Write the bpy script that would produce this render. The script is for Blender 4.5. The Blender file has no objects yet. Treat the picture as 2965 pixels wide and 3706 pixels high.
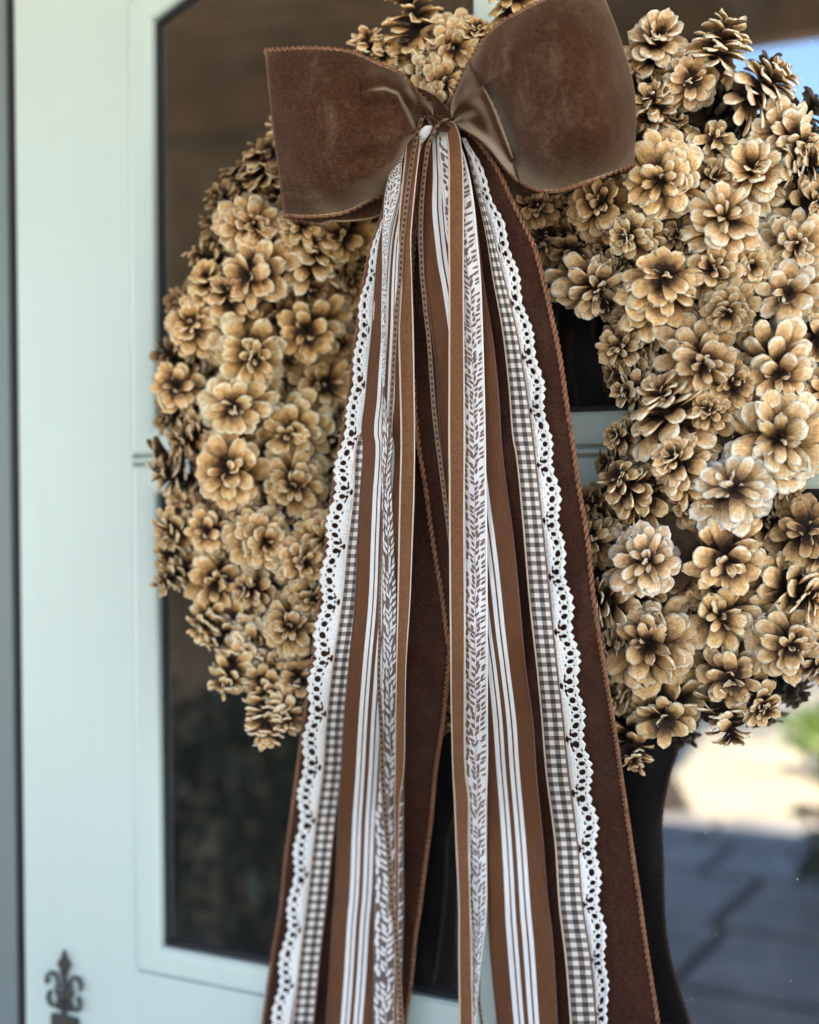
import bpy, bmesh, math, random
import numpy as np
from mathutils import Vector, Matrix
random.seed(7); rng = np.random.default_rng(7)
sc = bpy.context.scene
COL = sc.collection
R_ = math.radians

# ------------------------------------------------------------------ camera, sky, sun, exposure
yaw, pitch, roll = R_(29.11), R_(-0.93), R_(-0.41)
F = np.array([-math.sin(yaw)*math.cos(pitch), math.cos(yaw)*math.cos(pitch), math.sin(pitch)])
R0 = np.array([math.cos(yaw), math.sin(yaw), 0.0]); U0 = np.cross(R0, F)
R = R0*math.cos(roll)+U0*math.sin(roll); U = U0*math.cos(roll)-R0*math.sin(roll)
CAM = np.array([0, 0, 1.4]) - 1.3*F
cd = bpy.data.cameras.new('camera'); cam = bpy.data.objects.new('camera', cd); COL.objects.link(cam)
cam.matrix_world = Matrix(((R[0], U[0], -F[0], CAM[0]), (R[1], U[1], -F[1], CAM[1]), (R[2], U[2], -F[2], CAM[2]), (0, 0, 0, 1)))
cd.sensor_fit = 'VERTICAL'; cd.sensor_height = 36; cd.lens = 50; cd.clip_start = 0.05; cd.clip_end = 2000
cd.dof.use_dof = True; cd.dof.focus_distance = 1.09; cd.dof.aperture_fstop = 3.0
sc.camera = cam
w = bpy.data.worlds.new('World'); sc.world = w; w.use_nodes = True
nt = w.node_tree; bg = nt.nodes['Background']; sky = nt.nodes.new('ShaderNodeTexSky'); sky.sky_type = 'NISHITA'
SUN_EL, SUN_ROT = R_(53), R_(14)
sky.sun_disc = False; sky.sun_elevation = SUN_EL; sky.sun_rotation = SUN_ROT; sky.ozone_density = 4.0; sky.air_density = 1.0; sky.dust_density = 0.0
nt.links.new(sky.outputs[0], bg.inputs[0]); bg.inputs[1].default_value = 0.15
sl = bpy.data.lights.new('sun', 'SUN'); sun = bpy.data.objects.new('sun', sl); COL.objects.link(sun)
sl.energy = 5.0; sl.angle = R_(0.5); sl.color = (1.0, 0.94, 0.85)
sd = Vector((math.sin(SUN_ROT)*math.cos(SUN_EL), math.cos(SUN_ROT)*math.cos(SUN_EL), math.sin(SUN_EL)))
sun.rotation_euler = sd.to_track_quat('Z', 'Y').to_euler()
sc.view_settings.view_transform = 'Standard'; sc.view_settings.look = 'None'; sc.view_settings.gamma = 1
sc.view_settings.exposure = 2.56
sc.cycles.use_denoising = True; sc.cycles.max_bounces = 8; sc.cycles.transparent_max_bounces = 12
sc.cycles.sample_clamp_indirect = 6

# ------------------------------------------------------------------ helpers
FP = 50/36*3706
def P(x, y, p):
    """the point on the plane p metres in front of the door that the photograph shows at (x, y)"""
    d = F + R*((x-1482.5)/FP) - U*((y-1853)/FP)
    t = (-p-CAM[1])/d[1]
    return CAM+t*d
def ray(x, y):
    d = F + R*((x-1482.5)/FP) - U*((y-1853)/FP)
    return d/np.linalg.norm(d)
def scr(q):
    v = np.asarray(q)-CAM; z = v@F
    return np.array([1482.5+FP*(v@R)/z, 1853-FP*(v@U)/z, z])
CROP = {'A': (1250, 400, 800/1725), 'B': (1150, 1000, 1100/1725), 'C': (1100, 1600, 1100/1725), 'D': (1050, 2200, 1200/1725),
        'E': (980, 2800, 1400/1725), 'F': (940, 3206, 1500/1725), 'G': (900, 0, 1000/1725), 'H': (1900, 0, 1065/1725)}
def px(c, x, y):
    a, b, s = CROP[c]; return a+x*s, b+y*s

def tag(o, label=None, cat=None, group=None, kind=None):
    if label: o['label'] = label
    if cat: o['category'] = cat
    if group: o['group'] = group
    if kind: o['kind'] = kind
    return o
def empty(name, loc=(0, 0, 0)):
    o = bpy.data.objects.new(name, None); COL.objects.link(o); o.location = loc; o.empty_display_size = .02
    return o
def obj(name, verts, faces, m, parent=None, uv=None, smooth=True):
    me = bpy.data.meshes.new(name)
    me.from_pydata([tuple(v) for v in verts], [], [tuple(f) for f in faces])
    if uv is not None:
        ul = me.uv_layers.new(name='UVMap')
        li = np.zeros(len(me.loops), dtype=np.int32); me.loops.foreach_get('vertex_index', li)
        ul.data.foreach_set('uv', np.asarray(uv, dtype=np.float32)[li].ravel())
    if smooth: me.polygons.foreach_set('use_smooth', [True]*len(me.polygons))
    me.materials.append(m); me.update()
    return link(name, me, parent)
def link(name, me, parent=None):
    o = bpy.data.objects.new(name, me); COL.objects.link(o)
    if parent is not None:
        o.parent = parent
        o.matrix_parent_inverse = Matrix.Translation(-Vector(parent.location)) if parent.parent is None and parent.type == 'EMPTY' else Matrix()
    return o
def box(name, x0, x1, y0, y1, z0, z1, m, parent=None, bev=0.0):
    bm = bmesh.new(); bmesh.ops.create_cube(bm, size=1)
    for v in bm.verts: v.co = Vector(((x0+x1)/2+v.co.x*(x1-x0), (y0+y1)/2+v.co.y*(y1-y0), (z0+z1)/2+v.co.z*(z1-z0)))
    if bev: bmesh.ops.bevel(bm, geom=bm.edges[:], offset=bev, segments=2, affect='EDGES', profile=.5)
    me = bpy.data.meshes.new(name); bm.to_mesh(me); bm.free(); me.materials.append(m)
    return link(name, me, parent)
def plate(name, loops, y_front, thick, m, parent=None, bev=0.0008):
    """a flat plate in a vertical plane with real holes: loops of (x, z)"""
    cu = bpy.data.curves.new(name, 'CURVE'); cu.dimensions = '2D'; cu.fill_mode = 'BOTH'
    cu.extrude = thick/2-bev; cu.bevel_depth = bev; cu.bevel_resolution = 1; cu.offset = -bev
    for L in loops:
        s = cu.splines.new('POLY'); s.points.add(len(L)-1); s.use_cyclic_u = True
        for q, (x, z) in zip(s.points, L): q.co = (x, z, 0, 1)
    t = bpy.data.objects.new('tmp', cu); COL.objects.link(t)
    dg = bpy.context.evaluated_depsgraph_get()
    me = bpy.data.meshes.new_from_object(t.evaluated_get(dg)); bpy.data.objects.remove(t); bpy.data.curves.remove(cu)
    me.name = name
    me.transform(Matrix.Translation((0, y_front+thick/2, 0)) @ Matrix.Rotation(math.pi/2, 4, 'X'))
    me.materials.clear(); me.materials.append(m)
    return link(name, me, parent)
def tube(pts, rad, sides=6, closed=False):
    pts = np.asarray(pts, float); n = len(pts)
    tan = np.gradient(pts, axis=0); tan /= np.linalg.norm(tan, axis=1)[:, None]+1e-12
    ref = np.array([0.13, 1, 0.07]); a = np.cross(tan, ref); a /= np.linalg.norm(a, axis=1)[:, None]+1e-12; b = np.cross(tan, a)
    rad = np.broadcast_to(np.asarray(rad, float), (n,))
    th = np.arange(sides)/sides*2*math.pi
    V = (pts[:, None]+rad[:, None, None]*(np.cos(th)[None, :, None]*a[:, None]+np.sin(th)[None, :, None]*b[:, None])).reshape(-1, 3)
    Fc = [(i*sides+k, i*sides+(k+1) % sides, (i+1)*sides+(k+1) % sides, (i+1)*sides+k) for i in range(n-1) for k in range(sides)]
    Fc += [tuple(range(sides))[::-1], tuple((n-1)*sides+k for k in range(sides))]
    return V, Fc
def merge(parts):
    V = []; Fc = []; o = 0
    for v, f in parts:
        V.append(np.asarray(v)); Fc += [tuple(i+o for i in q) for q in f]; o += len(v)
    return np.concatenate(V), Fc

# ------------------------------------------------------------------ materials
class NB:
    def __init__(s, name):
        s.m = bpy.data.materials.new(name); s.m.use_nodes = True; s.t = s.m.node_tree
        s.b = s.t.nodes['Principled BSDF']; s.out = s.t.nodes['Material Output']
    def n(s, typ, **kw):
        q = s.t.nodes.new(typ)
        for k, v in kw.items(): setattr(q, k, v)
        return q
    def l(s, a, b): s.t.links.new(a, b)
    def put(s, sock, v):
        if isinstance(v, bpy.types.NodeSocket): s.l(v, sock)
        elif isinstance(v, (tuple, list)) and len(v) == 3 and len(sock.default_value) == 4: sock.default_value = (*v, 1)
        else: sock.default_value = v
    def math(s, op, a, b=0.0, c=0.0, clamp=False):
        q = s.n('ShaderNodeMath', operation=op, use_clamp=clamp); s.put(q.inputs[0], a); s.put(q.inputs[1], b); s.put(q.inputs[2], c); return q.outputs[0]
    def mix(s, f, a, b, blend='MIX'):
        q = s.n('ShaderNodeMix', data_type='RGBA', blend_type=blend); s.put(q.inputs[0], f); s.put(q.inputs[6], a); s.put(q.inputs[7], b); return q.outputs[2]
    def ramp(s, f, stops):
        q = s.n('ShaderNodeValToRGB'); s.put(q.inputs[0], f); e = q.color_ramp.elements
        while len(e) < len(stops): e.new(.5)
        for k, (p, c) in zip(e, stops): k.position = p; k.color = (*c, 1) if isinstance(c, (tuple, list)) else (c, c, c, 1)
        return q.outputs[0]
    def noise(s, scale, detail=3, rough=.5, vec=None, dist=0.0):
        q = s.n('ShaderNodeTexNoise'); q.inputs['Scale'].default_value = scale; q.inputs['Detail'].default_value = detail
        q.inputs['Roughness'].default_value = rough; q.inputs['Distortion'].default_value = dist
        if vec is not None: s.l(vec, q.inputs['Vector'])
        return q.outputs['Fac']
    def obj(s): return s.n('ShaderNodeTexCoord').outputs['Object']
    def uv(s):
        q = s.n('ShaderNodeSeparateXYZ'); s.l(s.n('ShaderNodeTexCoord').outputs['UV'], q.inputs[0]); return q.outputs[0], q.outputs[1]
    def mapv(s, vec, scale):
        q = s.n('ShaderNodeMapping'); s.l(vec, q.inputs[0]); q.inputs['Scale'].default_value = scale; return q.outputs[0]
    def bump(s, h, strength=.5, dist=.001, normal=None):
        q = s.n('ShaderNodeBump'); q.inputs['Strength'].default_value = strength; q.inputs['Distance'].default_value = dist; s.l(h, q.inputs['Height'])
        if normal is not None: s.l(normal, q.inputs['Normal'])
        s.l(q.outputs[0], s.b.inputs['Normal']); return q.outputs[0]
    def set(s, **kw):
        for k, v in kw.items(): s.put(s.b.inputs[k.replace('_', ' ')], v)
        return s

def simple(name, c, rough=.6, vary=.12, scale=30, bump=0.0, bdist=.001):
    b = NB(name); f = b.noise(scale, 4, .6, b.obj())
    lo = tuple(x*(1-vary) for x in c); hi = tuple(min(1, x*(1+vary)) for x in c)
    b.set(Base_Color=b.ramp(f, [(.3, lo), (.7, hi)]), Roughness=rough)
    if bump: b.bump(f, bump, bdist)
    return b.m

def m_velvet(name, dark, mid, pale, sheen=1.0, mott=1.0, uvgrain=True, tint=(1.0, .80, .60)):
    b = NB(name); o = b.obj()
    big = b.noise(34, 4, .6, o, .4); fine = b.noise(420, 3, .7, o); streak = b.noise(1, 3, .65, b.mapv(o, (260, 300, 620)))
    f = b.math('ADD', b.math('MULTIPLY', big, .14), b.math('ADD', b.math('MULTIPLY', fine, .46), b.math('MULTIPLY', streak, .40)))
    patch = b.noise(13, 5, .68, o, .9); brush = b.noise(1, 4, .7, b.mapv(o, (70, 60, 22)))
    col = b.ramp(f, [(.40, dark), (.62, mid)])
    mask = b.ramp(b.math('ADD', b.math('MULTIPLY', patch, .65), b.math('MULTIPLY', brush, .35)), [(.50, 0.0), (.64, .42*mott), (.74, .62*mott)])
    col = b.mix(b.math('MULTIPLY', mask, b.ramp(f, [(.38, .35), (.62, 1.0)])), col, pale)  # pale patches put the sheen of crushed nap into the colour
    b.set(Base_Color=col, Roughness=.85, Sheen_Weight=sheen, Sheen_Roughness=.30, Sheen_Tint=tint)
    b.b.inputs['Specular IOR Level'].default_value = .15
    soft = b.noise(11, 1, .4, o, .3); pile = b.noise(700, 2, .6, o)
    h = b.math('ADD', b.math('MULTIPLY', soft, 3.0*mott), b.math('MULTIPLY', pile, .06))
    b.bump(h, .6, .004)
    return b.m

def m_cone():
    b = NB('pine_scale'); u, v = b.uv(); o = b.obj()
    info = b.n('ShaderNodeObjectInfo')
    n1 = b.noise(9, 4, .6, o); n2 = b.noise(1, 3, .6, b.mapv(b.n('ShaderNodeTexCoord').outputs['UV'], (16, 3, 1)))
    d = b.math('ABSOLUTE', b.math('SUBTRACT', u, .5))                 # distance from the mid rib
    rim = b.math('POWER', b.math('MULTIPLY', d, 2), 3)
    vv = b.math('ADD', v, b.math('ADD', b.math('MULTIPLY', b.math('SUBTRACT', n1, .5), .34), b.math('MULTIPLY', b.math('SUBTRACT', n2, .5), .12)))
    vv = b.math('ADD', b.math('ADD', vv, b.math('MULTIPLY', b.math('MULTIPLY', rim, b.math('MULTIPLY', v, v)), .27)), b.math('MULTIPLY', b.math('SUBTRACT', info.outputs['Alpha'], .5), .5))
    col = b.ramp(vv, [(.20, (.020, .009, .005)), (.40, (.070, .032, .014)), (.60, (.40, .220, .088)), (.79, (.76, .485, .225)), (.94, (.88, .66, .39)), (1.04, (.94, .83, .63))])  # scale base: own dark brown, deepened with painted shade of the gaps
    rib = b.ramp(d, [(.0, .78), (.025, 1.0)])
    col = b.mix(.35, col, b.mix(1.0, col, rib, 'MULTIPLY'))
    col = b.mix(1.0, col, b.ramp(n1, [(.3, (.82, .78, .73)), (.65, (1.08, 1.08, 1.06))]), 'MULTIPLY')
    col = b.mix(1.0, col, info.outputs['Color'], 'MULTIPLY')
    b.set(Base_Color=col, Roughness=.62)
    b.b.inputs['Specular IOR Level'].default_value = .3
    b.bump(b.math('ADD', n2, b.math('MULTIPLY', n1, .8)), .45, .03)
    return b.m

def m_gingham():
    b = NB('gingham_check'); u, v = b.uv()
    a = b.math('LESS_THAN', b.math('FRACT', b.math('MULTIPLY', u, 2)), .5)
    c = b.math('LESS_THAN', b.math('FRACT', b.math('MULTIPLY', v, 2)), .5)
    s = b.math('MULTIPLY', b.math('ADD', a, c), .5)
    th = b.noise(1, 2, .5, b.mapv(b.n('ShaderNodeTexCoord').outputs['UV'], (90, 20, 1))); th2 = b.noise(1, 2, .5, b.mapv(b.n('ShaderNodeTexCoord').outputs['UV'], (20, 90, 1)))
    col = b.ramp(s, [(0, (.66, .62, .56)), (.5, (.20, .175, .16)), (1, (.03, .022, .02))]); 
    col = b.mix(1.0, col, b.ramp(b.math('MULTIPLY', b.math('ADD', th, th2), .5), [(.3, .78), (.7, 1.12)]), 'MULTIPLY')
    b.set(Base_Color=col, Roughness=.7); b.bump(b.math('ADD', th, th2), .3, .0004)
    return b.m

STR = [(.285, .365), (.392, .452), (.528, .600), (.630, .700)]
def m_striped():
    b = NB('striped_twill'); u, v = b.uv(); s = None
    for a, c in STR:
        k = b.math('MULTIPLY', b.math('GREATER_THAN', u, a), b.math('LESS_THAN', u, c)); s = k if s is None else b.math('ADD', s, k)
    dg = b.math('FRACT', b.math('ADD', b.math('MULTIPLY', u, 38), b.math('MULTIPLY', v, 46)))
    dg = b.math('ABSOLUTE', b.math('SUBTRACT', dg, .5))
    n = b.noise(1, 3, .6, b.mapv(b.n('ShaderNodeTexCoord').outputs['UV'], (60, 3, 1)))
    br = b.ramp(n, [(.3, (.088, .034, .013)), (.7, (.128, .054, .024))]); wh = b.ramp(n, [(.3, (.62, .62, .63)), (.7, (.78, .78, .79))])
    col = b.mix(s, br, wh); col = b.mix(1.0, col, b.ramp(dg, [(0, .86), (.5, 1.06)]), 'MULTIPLY')
    b.set(Base_Color=col, Roughness=.7); b.b.inputs['Specular IOR Level'].default_value = .18; b.bump(dg, .25, .0004)
    return b.m

def m_cloth(name, c, rough=.7, vary=.15, su=40, sv=60, sheen=0.1, bd=.0004):
    b = NB(name); t = b.n('ShaderNodeTexCoord').outputs['UV']
    n = b.math('MULTIPLY', b.math('ADD', b.noise(1, 2, .6, b.mapv(t, (su, 6, 1))), b.noise(1, 2, .6, b.mapv(t, (8, sv, 1)))), .5)
    b.set(Base_Color=b.ramp(n, [(.35, tuple(x*(1-vary) for x in c)), (.65, tuple(min(1, x*(1+vary)) for x in c))]), Roughness=rough, Sheen_Weight=sheen)
    b.bump(n, .35, bd)
    return b.m

def m_paint(name, c, rough=.38):
    b = NB(name); o = b.obj(); n = b.noise(3, 4, .6, o); n2 = b.noise(160, 2, .6, o); st = b.noise(1, 3, .7, b.mapv(o, (30, 8, 2)))
    col = b.mix(1.0, b.ramp(n, [(.3, tuple(x*.95 for x in c)), (.7, c)]), b.ramp(st, [(.3, .985), (.6, 1.005)]), 'MULTIPLY')
    b.set(Base_Color=col, Roughness=b.math('ADD', b.math('MULTIPLY', n, .15), rough-.07)); b.bump(n2, .12, .0006)
    return b.m

def m_glass():
    b = NB('door_glass'); b.t.nodes.remove(b.b)
    g = b.n('ShaderNodeBsdfGlossy'); g.inputs['Roughness'].default_value = .0; g.inputs['Color'].default_value = (.97, .98, 1, 1)
    t = b.n('ShaderNodeBsdfTransparent'); t.inputs['Color'].default_value = (.5, .5, .5, 1)
    d = b.n('ShaderNodeBsdfDiffuse'); d.inputs['Color'].default_value = (.4, .39, .37, 1)
    fr = b.n('ShaderNodeFresnel'); fr.inputs['IOR'].default_value = 3.3
    o = b.obj(); wav = b.noise(3.0, 2, .5, o); bm_ = b.n('ShaderNodeBump'); bm_.inputs['Strength'].default_value = .05; bm_.inputs['Distance'].default_value = .004
    b.l(wav, bm_.inputs['Height']); b.l(bm_.outputs[0], g.inputs['Normal'])
    dirt_veil = b.ramp(b.math('MULTIPLY', b.noise(1, 5, .7, b.mapv(o, (55, 20, 9))), b.noise(14, 4, .6, o)), [(.22, .030), (.36, .055), (.52, .13)])  # patchy dirt plus an even painted haze that lifts the dark panes
    m1 = b.n('ShaderNodeMixShader'); b.l(dirt_veil, m1.inputs[0]); b.l(t.outputs[0], m1.inputs[1]); b.l(d.outputs[0], m1.inputs[2])
    m2 = b.n('ShaderNodeMixShader'); b.l(fr.outputs[0], m2.inputs[0]); b.l(m1.outputs[0], m2.inputs[1]); b.l(g.outputs[0], m2.inputs[2])
    b.l(m2.outputs[0], b.out.inputs[0])
    return b.m

def m_lace():
    b = NB('white_cotton_lace'); t = b.n('ShaderNodeTexCoord').outputs['UV']
    n = b.math('MULTIPLY', b.math('ADD', b.noise(1, 2, .6, b.mapv(t, (34, 3, 1))), b.noise(1, 2, .6, b.mapv(t, (6, 12, 1)))), .5)
    b.set(Base_Color=b.ramp(n, [(.35, (.66, .655, .64)), (.6, (.86, .86, .85))]), Roughness=.85, Sheen_Weight=.2); b.bump(n, .8, .0012)
    return b.m

M = dict(
    velvet=m_velvet('crushed_brown_velvet', (.026, .0090, .0036), (.076, .0300, .0130), (.21, .135, .088), sheen=.85),
    tail=m_velvet('brown_velvet_tail', (.022, .0078, .0042), (.056, .020, .0105), (.13, .066, .042), sheen=.6, mott=.7),
    soft=m_velvet('taupe_velvet', (.125, .055, .026), (.175, .085, .042), (.24, .125, .068), sheen=.6, mott=.4),
    braid=simple('copper_braid', (.20, .085, .04), .6, .5, 260),
    cone=m_cone(), gingham=m_gingham(), striped=m_striped(), lace=m_lace(),
    selv=m_cloth('purple_brown_selvedge', (.13, .058, .045)), satin=m_cloth('pale_satin_edge', (.56, .42, .32), .4),
    white=m_cloth('white_satin_weave', (.72, .72, .72), .5, .08), leafbrown=m_cloth('brown_woven_leaf', (.155, .095, .085)),
    mauve=m_cloth('mauve_brown_weave', (.105, .070, .062), .6), leafwhite=m_cloth('pale_woven_leaf', (.66, .64, .64), .5, .12),
    tan=m_cloth('tan_grosgrain', (.20, .115, .062)), stitch=simple('dark_stitch', (.018, .012, .014), .7, .3, 300),
    door=m_paint('pale_blue_door_paint', (.535, .635, .595)), jamb=m_paint('grey_green_frame_paint', (.155, .195, .195), .5),
    seal_and_gap=simple('black_seal_and_gap_shade', (.006, .007, .009), .7), glass=m_glass(), iron=simple('dark_iron', (.035, .032, .03), .45, .3, 90, .3),
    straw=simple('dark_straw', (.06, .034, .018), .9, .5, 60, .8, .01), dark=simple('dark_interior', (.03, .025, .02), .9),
    spot=simple('dried_droplets', (.42, .42, .41), .6),
)

# ------------------------------------------------------------------ setting: ground, paving, house
ground = obj('ground', [(-300, -300, -.05), (300, -300, -.05), (300, 300, -.05), (-300, 300, -.05)], [(0, 1, 2, 3)],
             simple('sandy_ground', (.60, .49, .32), .95, .2, 2.5), smooth=False); tag(ground, kind='structure')
pave = obj('pavement', [(-4, -4.85, -.03), (3.5, -4.85, -.03), (3.5, .3, -.03), (-4, .3, -.03)], [(0, 1, 2, 3)], simple('mortar', (.07, .07, .065), .95), smooth=False)
tag(pave, kind='structure')
stone = simple('grey_paving_stone', (.32, .295, .26), .8, .3, 5, .4, .01)
y = -4.85; k = 0
while y < .1:
    dy = random.uniform(.42, .62); x = -4+random.uniform(-.3, 0)
    while x < 3.4:
        dx = random.uniform(.5, .95)
        s = box('paving_stone', max(-4, x)+.02, min(3.5, x+dx)-.02, y+.02, min(.3, y+dy)-.02, -.03, random.uniform(.0, .012), stone, pave, .008)
        x += dx
    y += dy
house = empty('house', (0, .1, 0)); tag(house, 'shaded house front with a brown boarded porch ceiling over the door', 'house')
brownwood = simple('brown_boarding', (.34, .22, .125), .7, .35, 6, .3, .01)
render_ = simple('house_render', (.42, .40, .36), .9, .1, 8)
for i in range(17):
    y0 = -2.35+i*.145
    box('ceiling_board', -5, 4, y0+.004, y0+.141, 2.66, 2.69, brownwood, house, .003)
box('fascia', -5, 4, -2.42, -2.352, 2.52, 2.9, brownwood, house, .004)
obj('roof', [(-5.2, -2.5, 2.9), (4.2, -2.5, 2.9), (4.2, 3.4, 5.4), (-5.2, 3.4, 5.4), (-5.2, 3.4, 5.3), (4.2, 3.4, 5.3), (4.2, -2.5, 2.78), (-5.2, -2.5, 2.78)],
    [(0, 1, 2, 3), (4, 5, 6, 7), (0, 7, 6, 1), (2, 5, 4, 3), (0, 3, 4, 7), (1, 6, 5, 2)], simple('roof_tile', (.16, .08, .05), .9), house, smooth=False)

# ------------------------------------------------------------------ door
X = lambda x, y: P(x, y, 0)[0]
Z = lambda x, y: P(x, y, 0)[2]
xd = X(72, 1853)                     # door edge
xo = X(489, 1853)                    # outer edge of the moulding
xg = X(585, 1853)                    # edge of the glass
mw = .0265; xg = xo+mw
xm0 = X(1722, 200); xm1 = xm0+.066
wm = xm1-xm0
xr = xm1+(xm0-xg)                    # right edge of the right hand panes
xR = xr+(xg-xd)                      # far edge of the door
XC = (xm0+xm1)/2
zu0 = Z(575, 1558); zl1 = Z(575, 1771); zl0 = Z(603, 3434); zt = Z(565, 66)
zc_ = (zu0+zl1)/2; zu0 = zc_+.0318; zl1 = zc_-.0318
def arch(x0, x1, z, flip=False, n=10, rise=None):
    """top edge of a pane under the arched head, from the outer corner inwards"""
    out = []
    for i in range(n+1):
        t = i/n; xx = x0+(x1-x0)*t
        out.append((xx, z+rise*math.sin(t*math.pi/2)))
    return out
RISE = .10
def pane_poly(x0, x1, z0, z1, head):
    """counter-clockwise; head is None, 'left' or 'right' for the arched panes"""
    if head is None: return [(x0, z0), (x1, z0), (x1, z1), (x0, z1)]
    if head == 'left':
        a = arch(x0, x1, z1, rise=RISE); return [(x0, z0), (x1, z0)]+a[::-1]
    a = arch(x1, x0, z1, rise=RISE); return [(x0, z0), (x1, z0)]+a
def grow(poly, d):
    n = len(poly); out = []
    for i in range(n):
        a = np.array(poly[i-1]); b = np.array(poly[i]); c = np.array(poly[(i+1) % n])
        e1 = (b-a)/np.linalg.norm(b-a); e2 = (c-b)/np.linalg.norm(c-b)
        n1 = np.array([e1[1], -e1[0]]); n2 = np.array([e2[1], -e2[0]])
        m_ = n1+n2; m_ /= np.linalg.norm(m_); out.append(tuple(b+m_*d/max(.3, m_@n1)))
    return out
def ring(name, poly, profile, m, parent):
    """a mitred moulding: profile is a list of (distance outwards, height in front of the door)"""
    L = [grow(poly, d) for d, _ in profile]; n = len(poly); V = []; Fc = []
    for (d, h), lp in zip(profile, L): V += [(x, -h, z) for x, z in lp]
    for a in range(len(profile)-1):
        for i in range(n):
            j = (i+1) % n; Fc.append((a*n+i, a*n+j, (a+1)*n+j, (a+1)*n+i))
    return obj(name, V, Fc, m, parent, smooth=False)
door = empty('door', (XC, 0, 0)); tag(door, 'pale blue painted door with four dark glass panes and raised mouldings', 'door')
ZB, ZT = .06, zt+RISE+.22
gaps = wm  # muntin between panes
panes = [pane_poly(xg, xm0, zl0, zl1, None), pane_poly(xm1, xr, zl0, zl1, None), pane_poly(xg, xm0, zu0, zt, 'left'), pane_poly(xm1, xr, zu0, zt, 'right')]
outer = [(xd, ZB), (xR, ZB), (xR, ZT), (xd, ZT)]
mid_h = (zl1-zu0)  # negative: lower pane top is below upper pane bottom
plate('door_slab', [outer]+[grow(p, mw+.003) for p in panes], 0.0, .042, M['door'], door, .0012)
for p in panes:
    ring('moulding', p, [(-.0015, -.030), (-.0015, .0005), (.0015, .0030), (mw*.30, .0042), (mw*.82, .0048), (mw-.001, .0035), (mw, .001), (mw, -.012), (mw+.006, -.012)], M['door'], door)
    ring('glazing_seal', p, [(.001, -.0065), (-.006, -.0065), (-.0075, -.008), (-.0075, -.014)], M['seal_and_gap'], door)
    g = plate('glass_pane', [grow(p, .004)], .010, .004, M['glass'], door, .0002)
# dried drops on the lower right pane
bits = []
for i in range(22):
    x = random.uniform(2420, 2960); y = random.uniform(2760, 3690)
    if random.random() < .25: x, y = random.uniform(2500, 2960), random.uniform(20, 340)
    q = P(x, y, -.0095); r = random.choice((.0002, .0003, .0004, .0006)); h = r*random.choice((1, 1, 1.6, 2.4))
    n = 6; v = [(q[0]+r*math.cos(a*math.pi/3), .0098, q[2]+h*math.sin(a*math.pi/3)) for a in range(n)]+[(q[0], .0095, q[2])]
    bits.append((np.array(v), [(a, (a+1) % n, n) for a in range(n)]))
v, f = merge(bits); tag(obj('water_spots', v, f, M['spot'], door), kind='stuff')
# wall, frame and the dark room behind
gap = .0155
fr = empty('door_frame', (xd-gap, 0, 0)); tag(fr, 'grey green painted frame down the edge of the door', 'door frame')
box('jamb', xd-.16, xd-gap, .002, .10, 0, ZT+.14, M['jamb'], fr, .002)
box('jamb', xR+gap, xR+.16, .002, .10, 0, ZT+.14, M['jamb'], fr, .002)
box('head', xd-gap-.0005, xR+gap+.0005, 0.0015, .10, ZT+gap, ZT+.14, M['jamb'], fr, .002)
box('dark_gap_strip', xd-gap+.0004, xd-gap+.0085, .0042, .0215, 0, ZT, M['seal_and_gap'], fr, .002)  # near-black strip added to put the shade of the gap into colour
box('dark_gap_strip', xd-gap+.0005, xd-.0005, .022, .05, 0, ZT, M['seal_and_gap'], fr)  # backing of the gap, painted near-black as its shade
box('threshold', xd-gap, xR+gap, -.03, .12, -.02, ZB-.006, M['jamb'], fr, .002)
wl = -5.0
box('wall', wl, xd-.1605, .0, .25, -.03, 2.655, render_, house)
box('wall', xR+.1605, 4.0, .0, .25, -.03, 2.655, render_, house)
box('wall', xd-.16, xR+.16, .0, .25, ZT+.141, 2.655, render_, house) if ZT+.15 < 2.65 else None
box('wall', wl, 4.0, .255, .45, 2.695, 3.6, render_, house)
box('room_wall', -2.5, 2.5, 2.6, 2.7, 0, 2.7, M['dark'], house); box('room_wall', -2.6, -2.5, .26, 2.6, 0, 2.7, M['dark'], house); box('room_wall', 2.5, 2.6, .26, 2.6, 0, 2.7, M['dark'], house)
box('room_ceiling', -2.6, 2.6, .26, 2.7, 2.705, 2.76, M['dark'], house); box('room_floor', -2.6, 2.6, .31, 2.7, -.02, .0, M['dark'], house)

# ------------------------------------------------------------------ what the glass reflects: the front garden
def leaves(c, rad, n, size, m, parent=None, name='foliage'):
    c = np.array(c); rad = np.array(rad); V = []; Fc = []
    d = rng.normal(size=(n, 3)); d /= np.linalg.norm(d, axis=1)[:, None]
    lump = 1+.18*np.sin(d[:, 0]*5+c[0])*np.sin(d[:, 2]*6+1)+.12*np.sin(d[:, 1]*9)
    pts = c+d*rad*(rng.uniform(.55, 1, n)**.5*lump)[:, None]
    for q in pts:
        a = rng.normal(size=3); a /= np.linalg.norm(a); b = np.cross(a, rng.normal(size=3)); b /= np.linalg.norm(b)
        s = size*rng.uniform(.6, 1.3); i = len(V)
        V += [q-a*s, q+b*s*.45, q+a*s, q-b*s*.45]; Fc.append((i, i+1, i+2, i+3))
    return obj(name, V, Fc, m, parent, smooth=False)
leafdark = simple('dark_leaf', (.035, .06, .025), .6, .4, 3); leafbright = simple('bright_leaf', (.16, .24, .04), .6, .35, 3)
bark = simple('grey_brown_bark', (.075, .052, .036), .95, .5, 14, 1.0, .04)
tree = empty('garden_tree', (-1.84, -5.0, 0)); tag(tree, 'dark tree trunk mirrored in the glass below the wreath', 'tree')
zz = np.array([-.06, .03, .12, .3, .6, 1.2, 2.0, 3.0, 4.2, 5.2]); rr = np.array([.46, .42, .35, .30, .275, .26, .25, .23, .2, .12])
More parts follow.
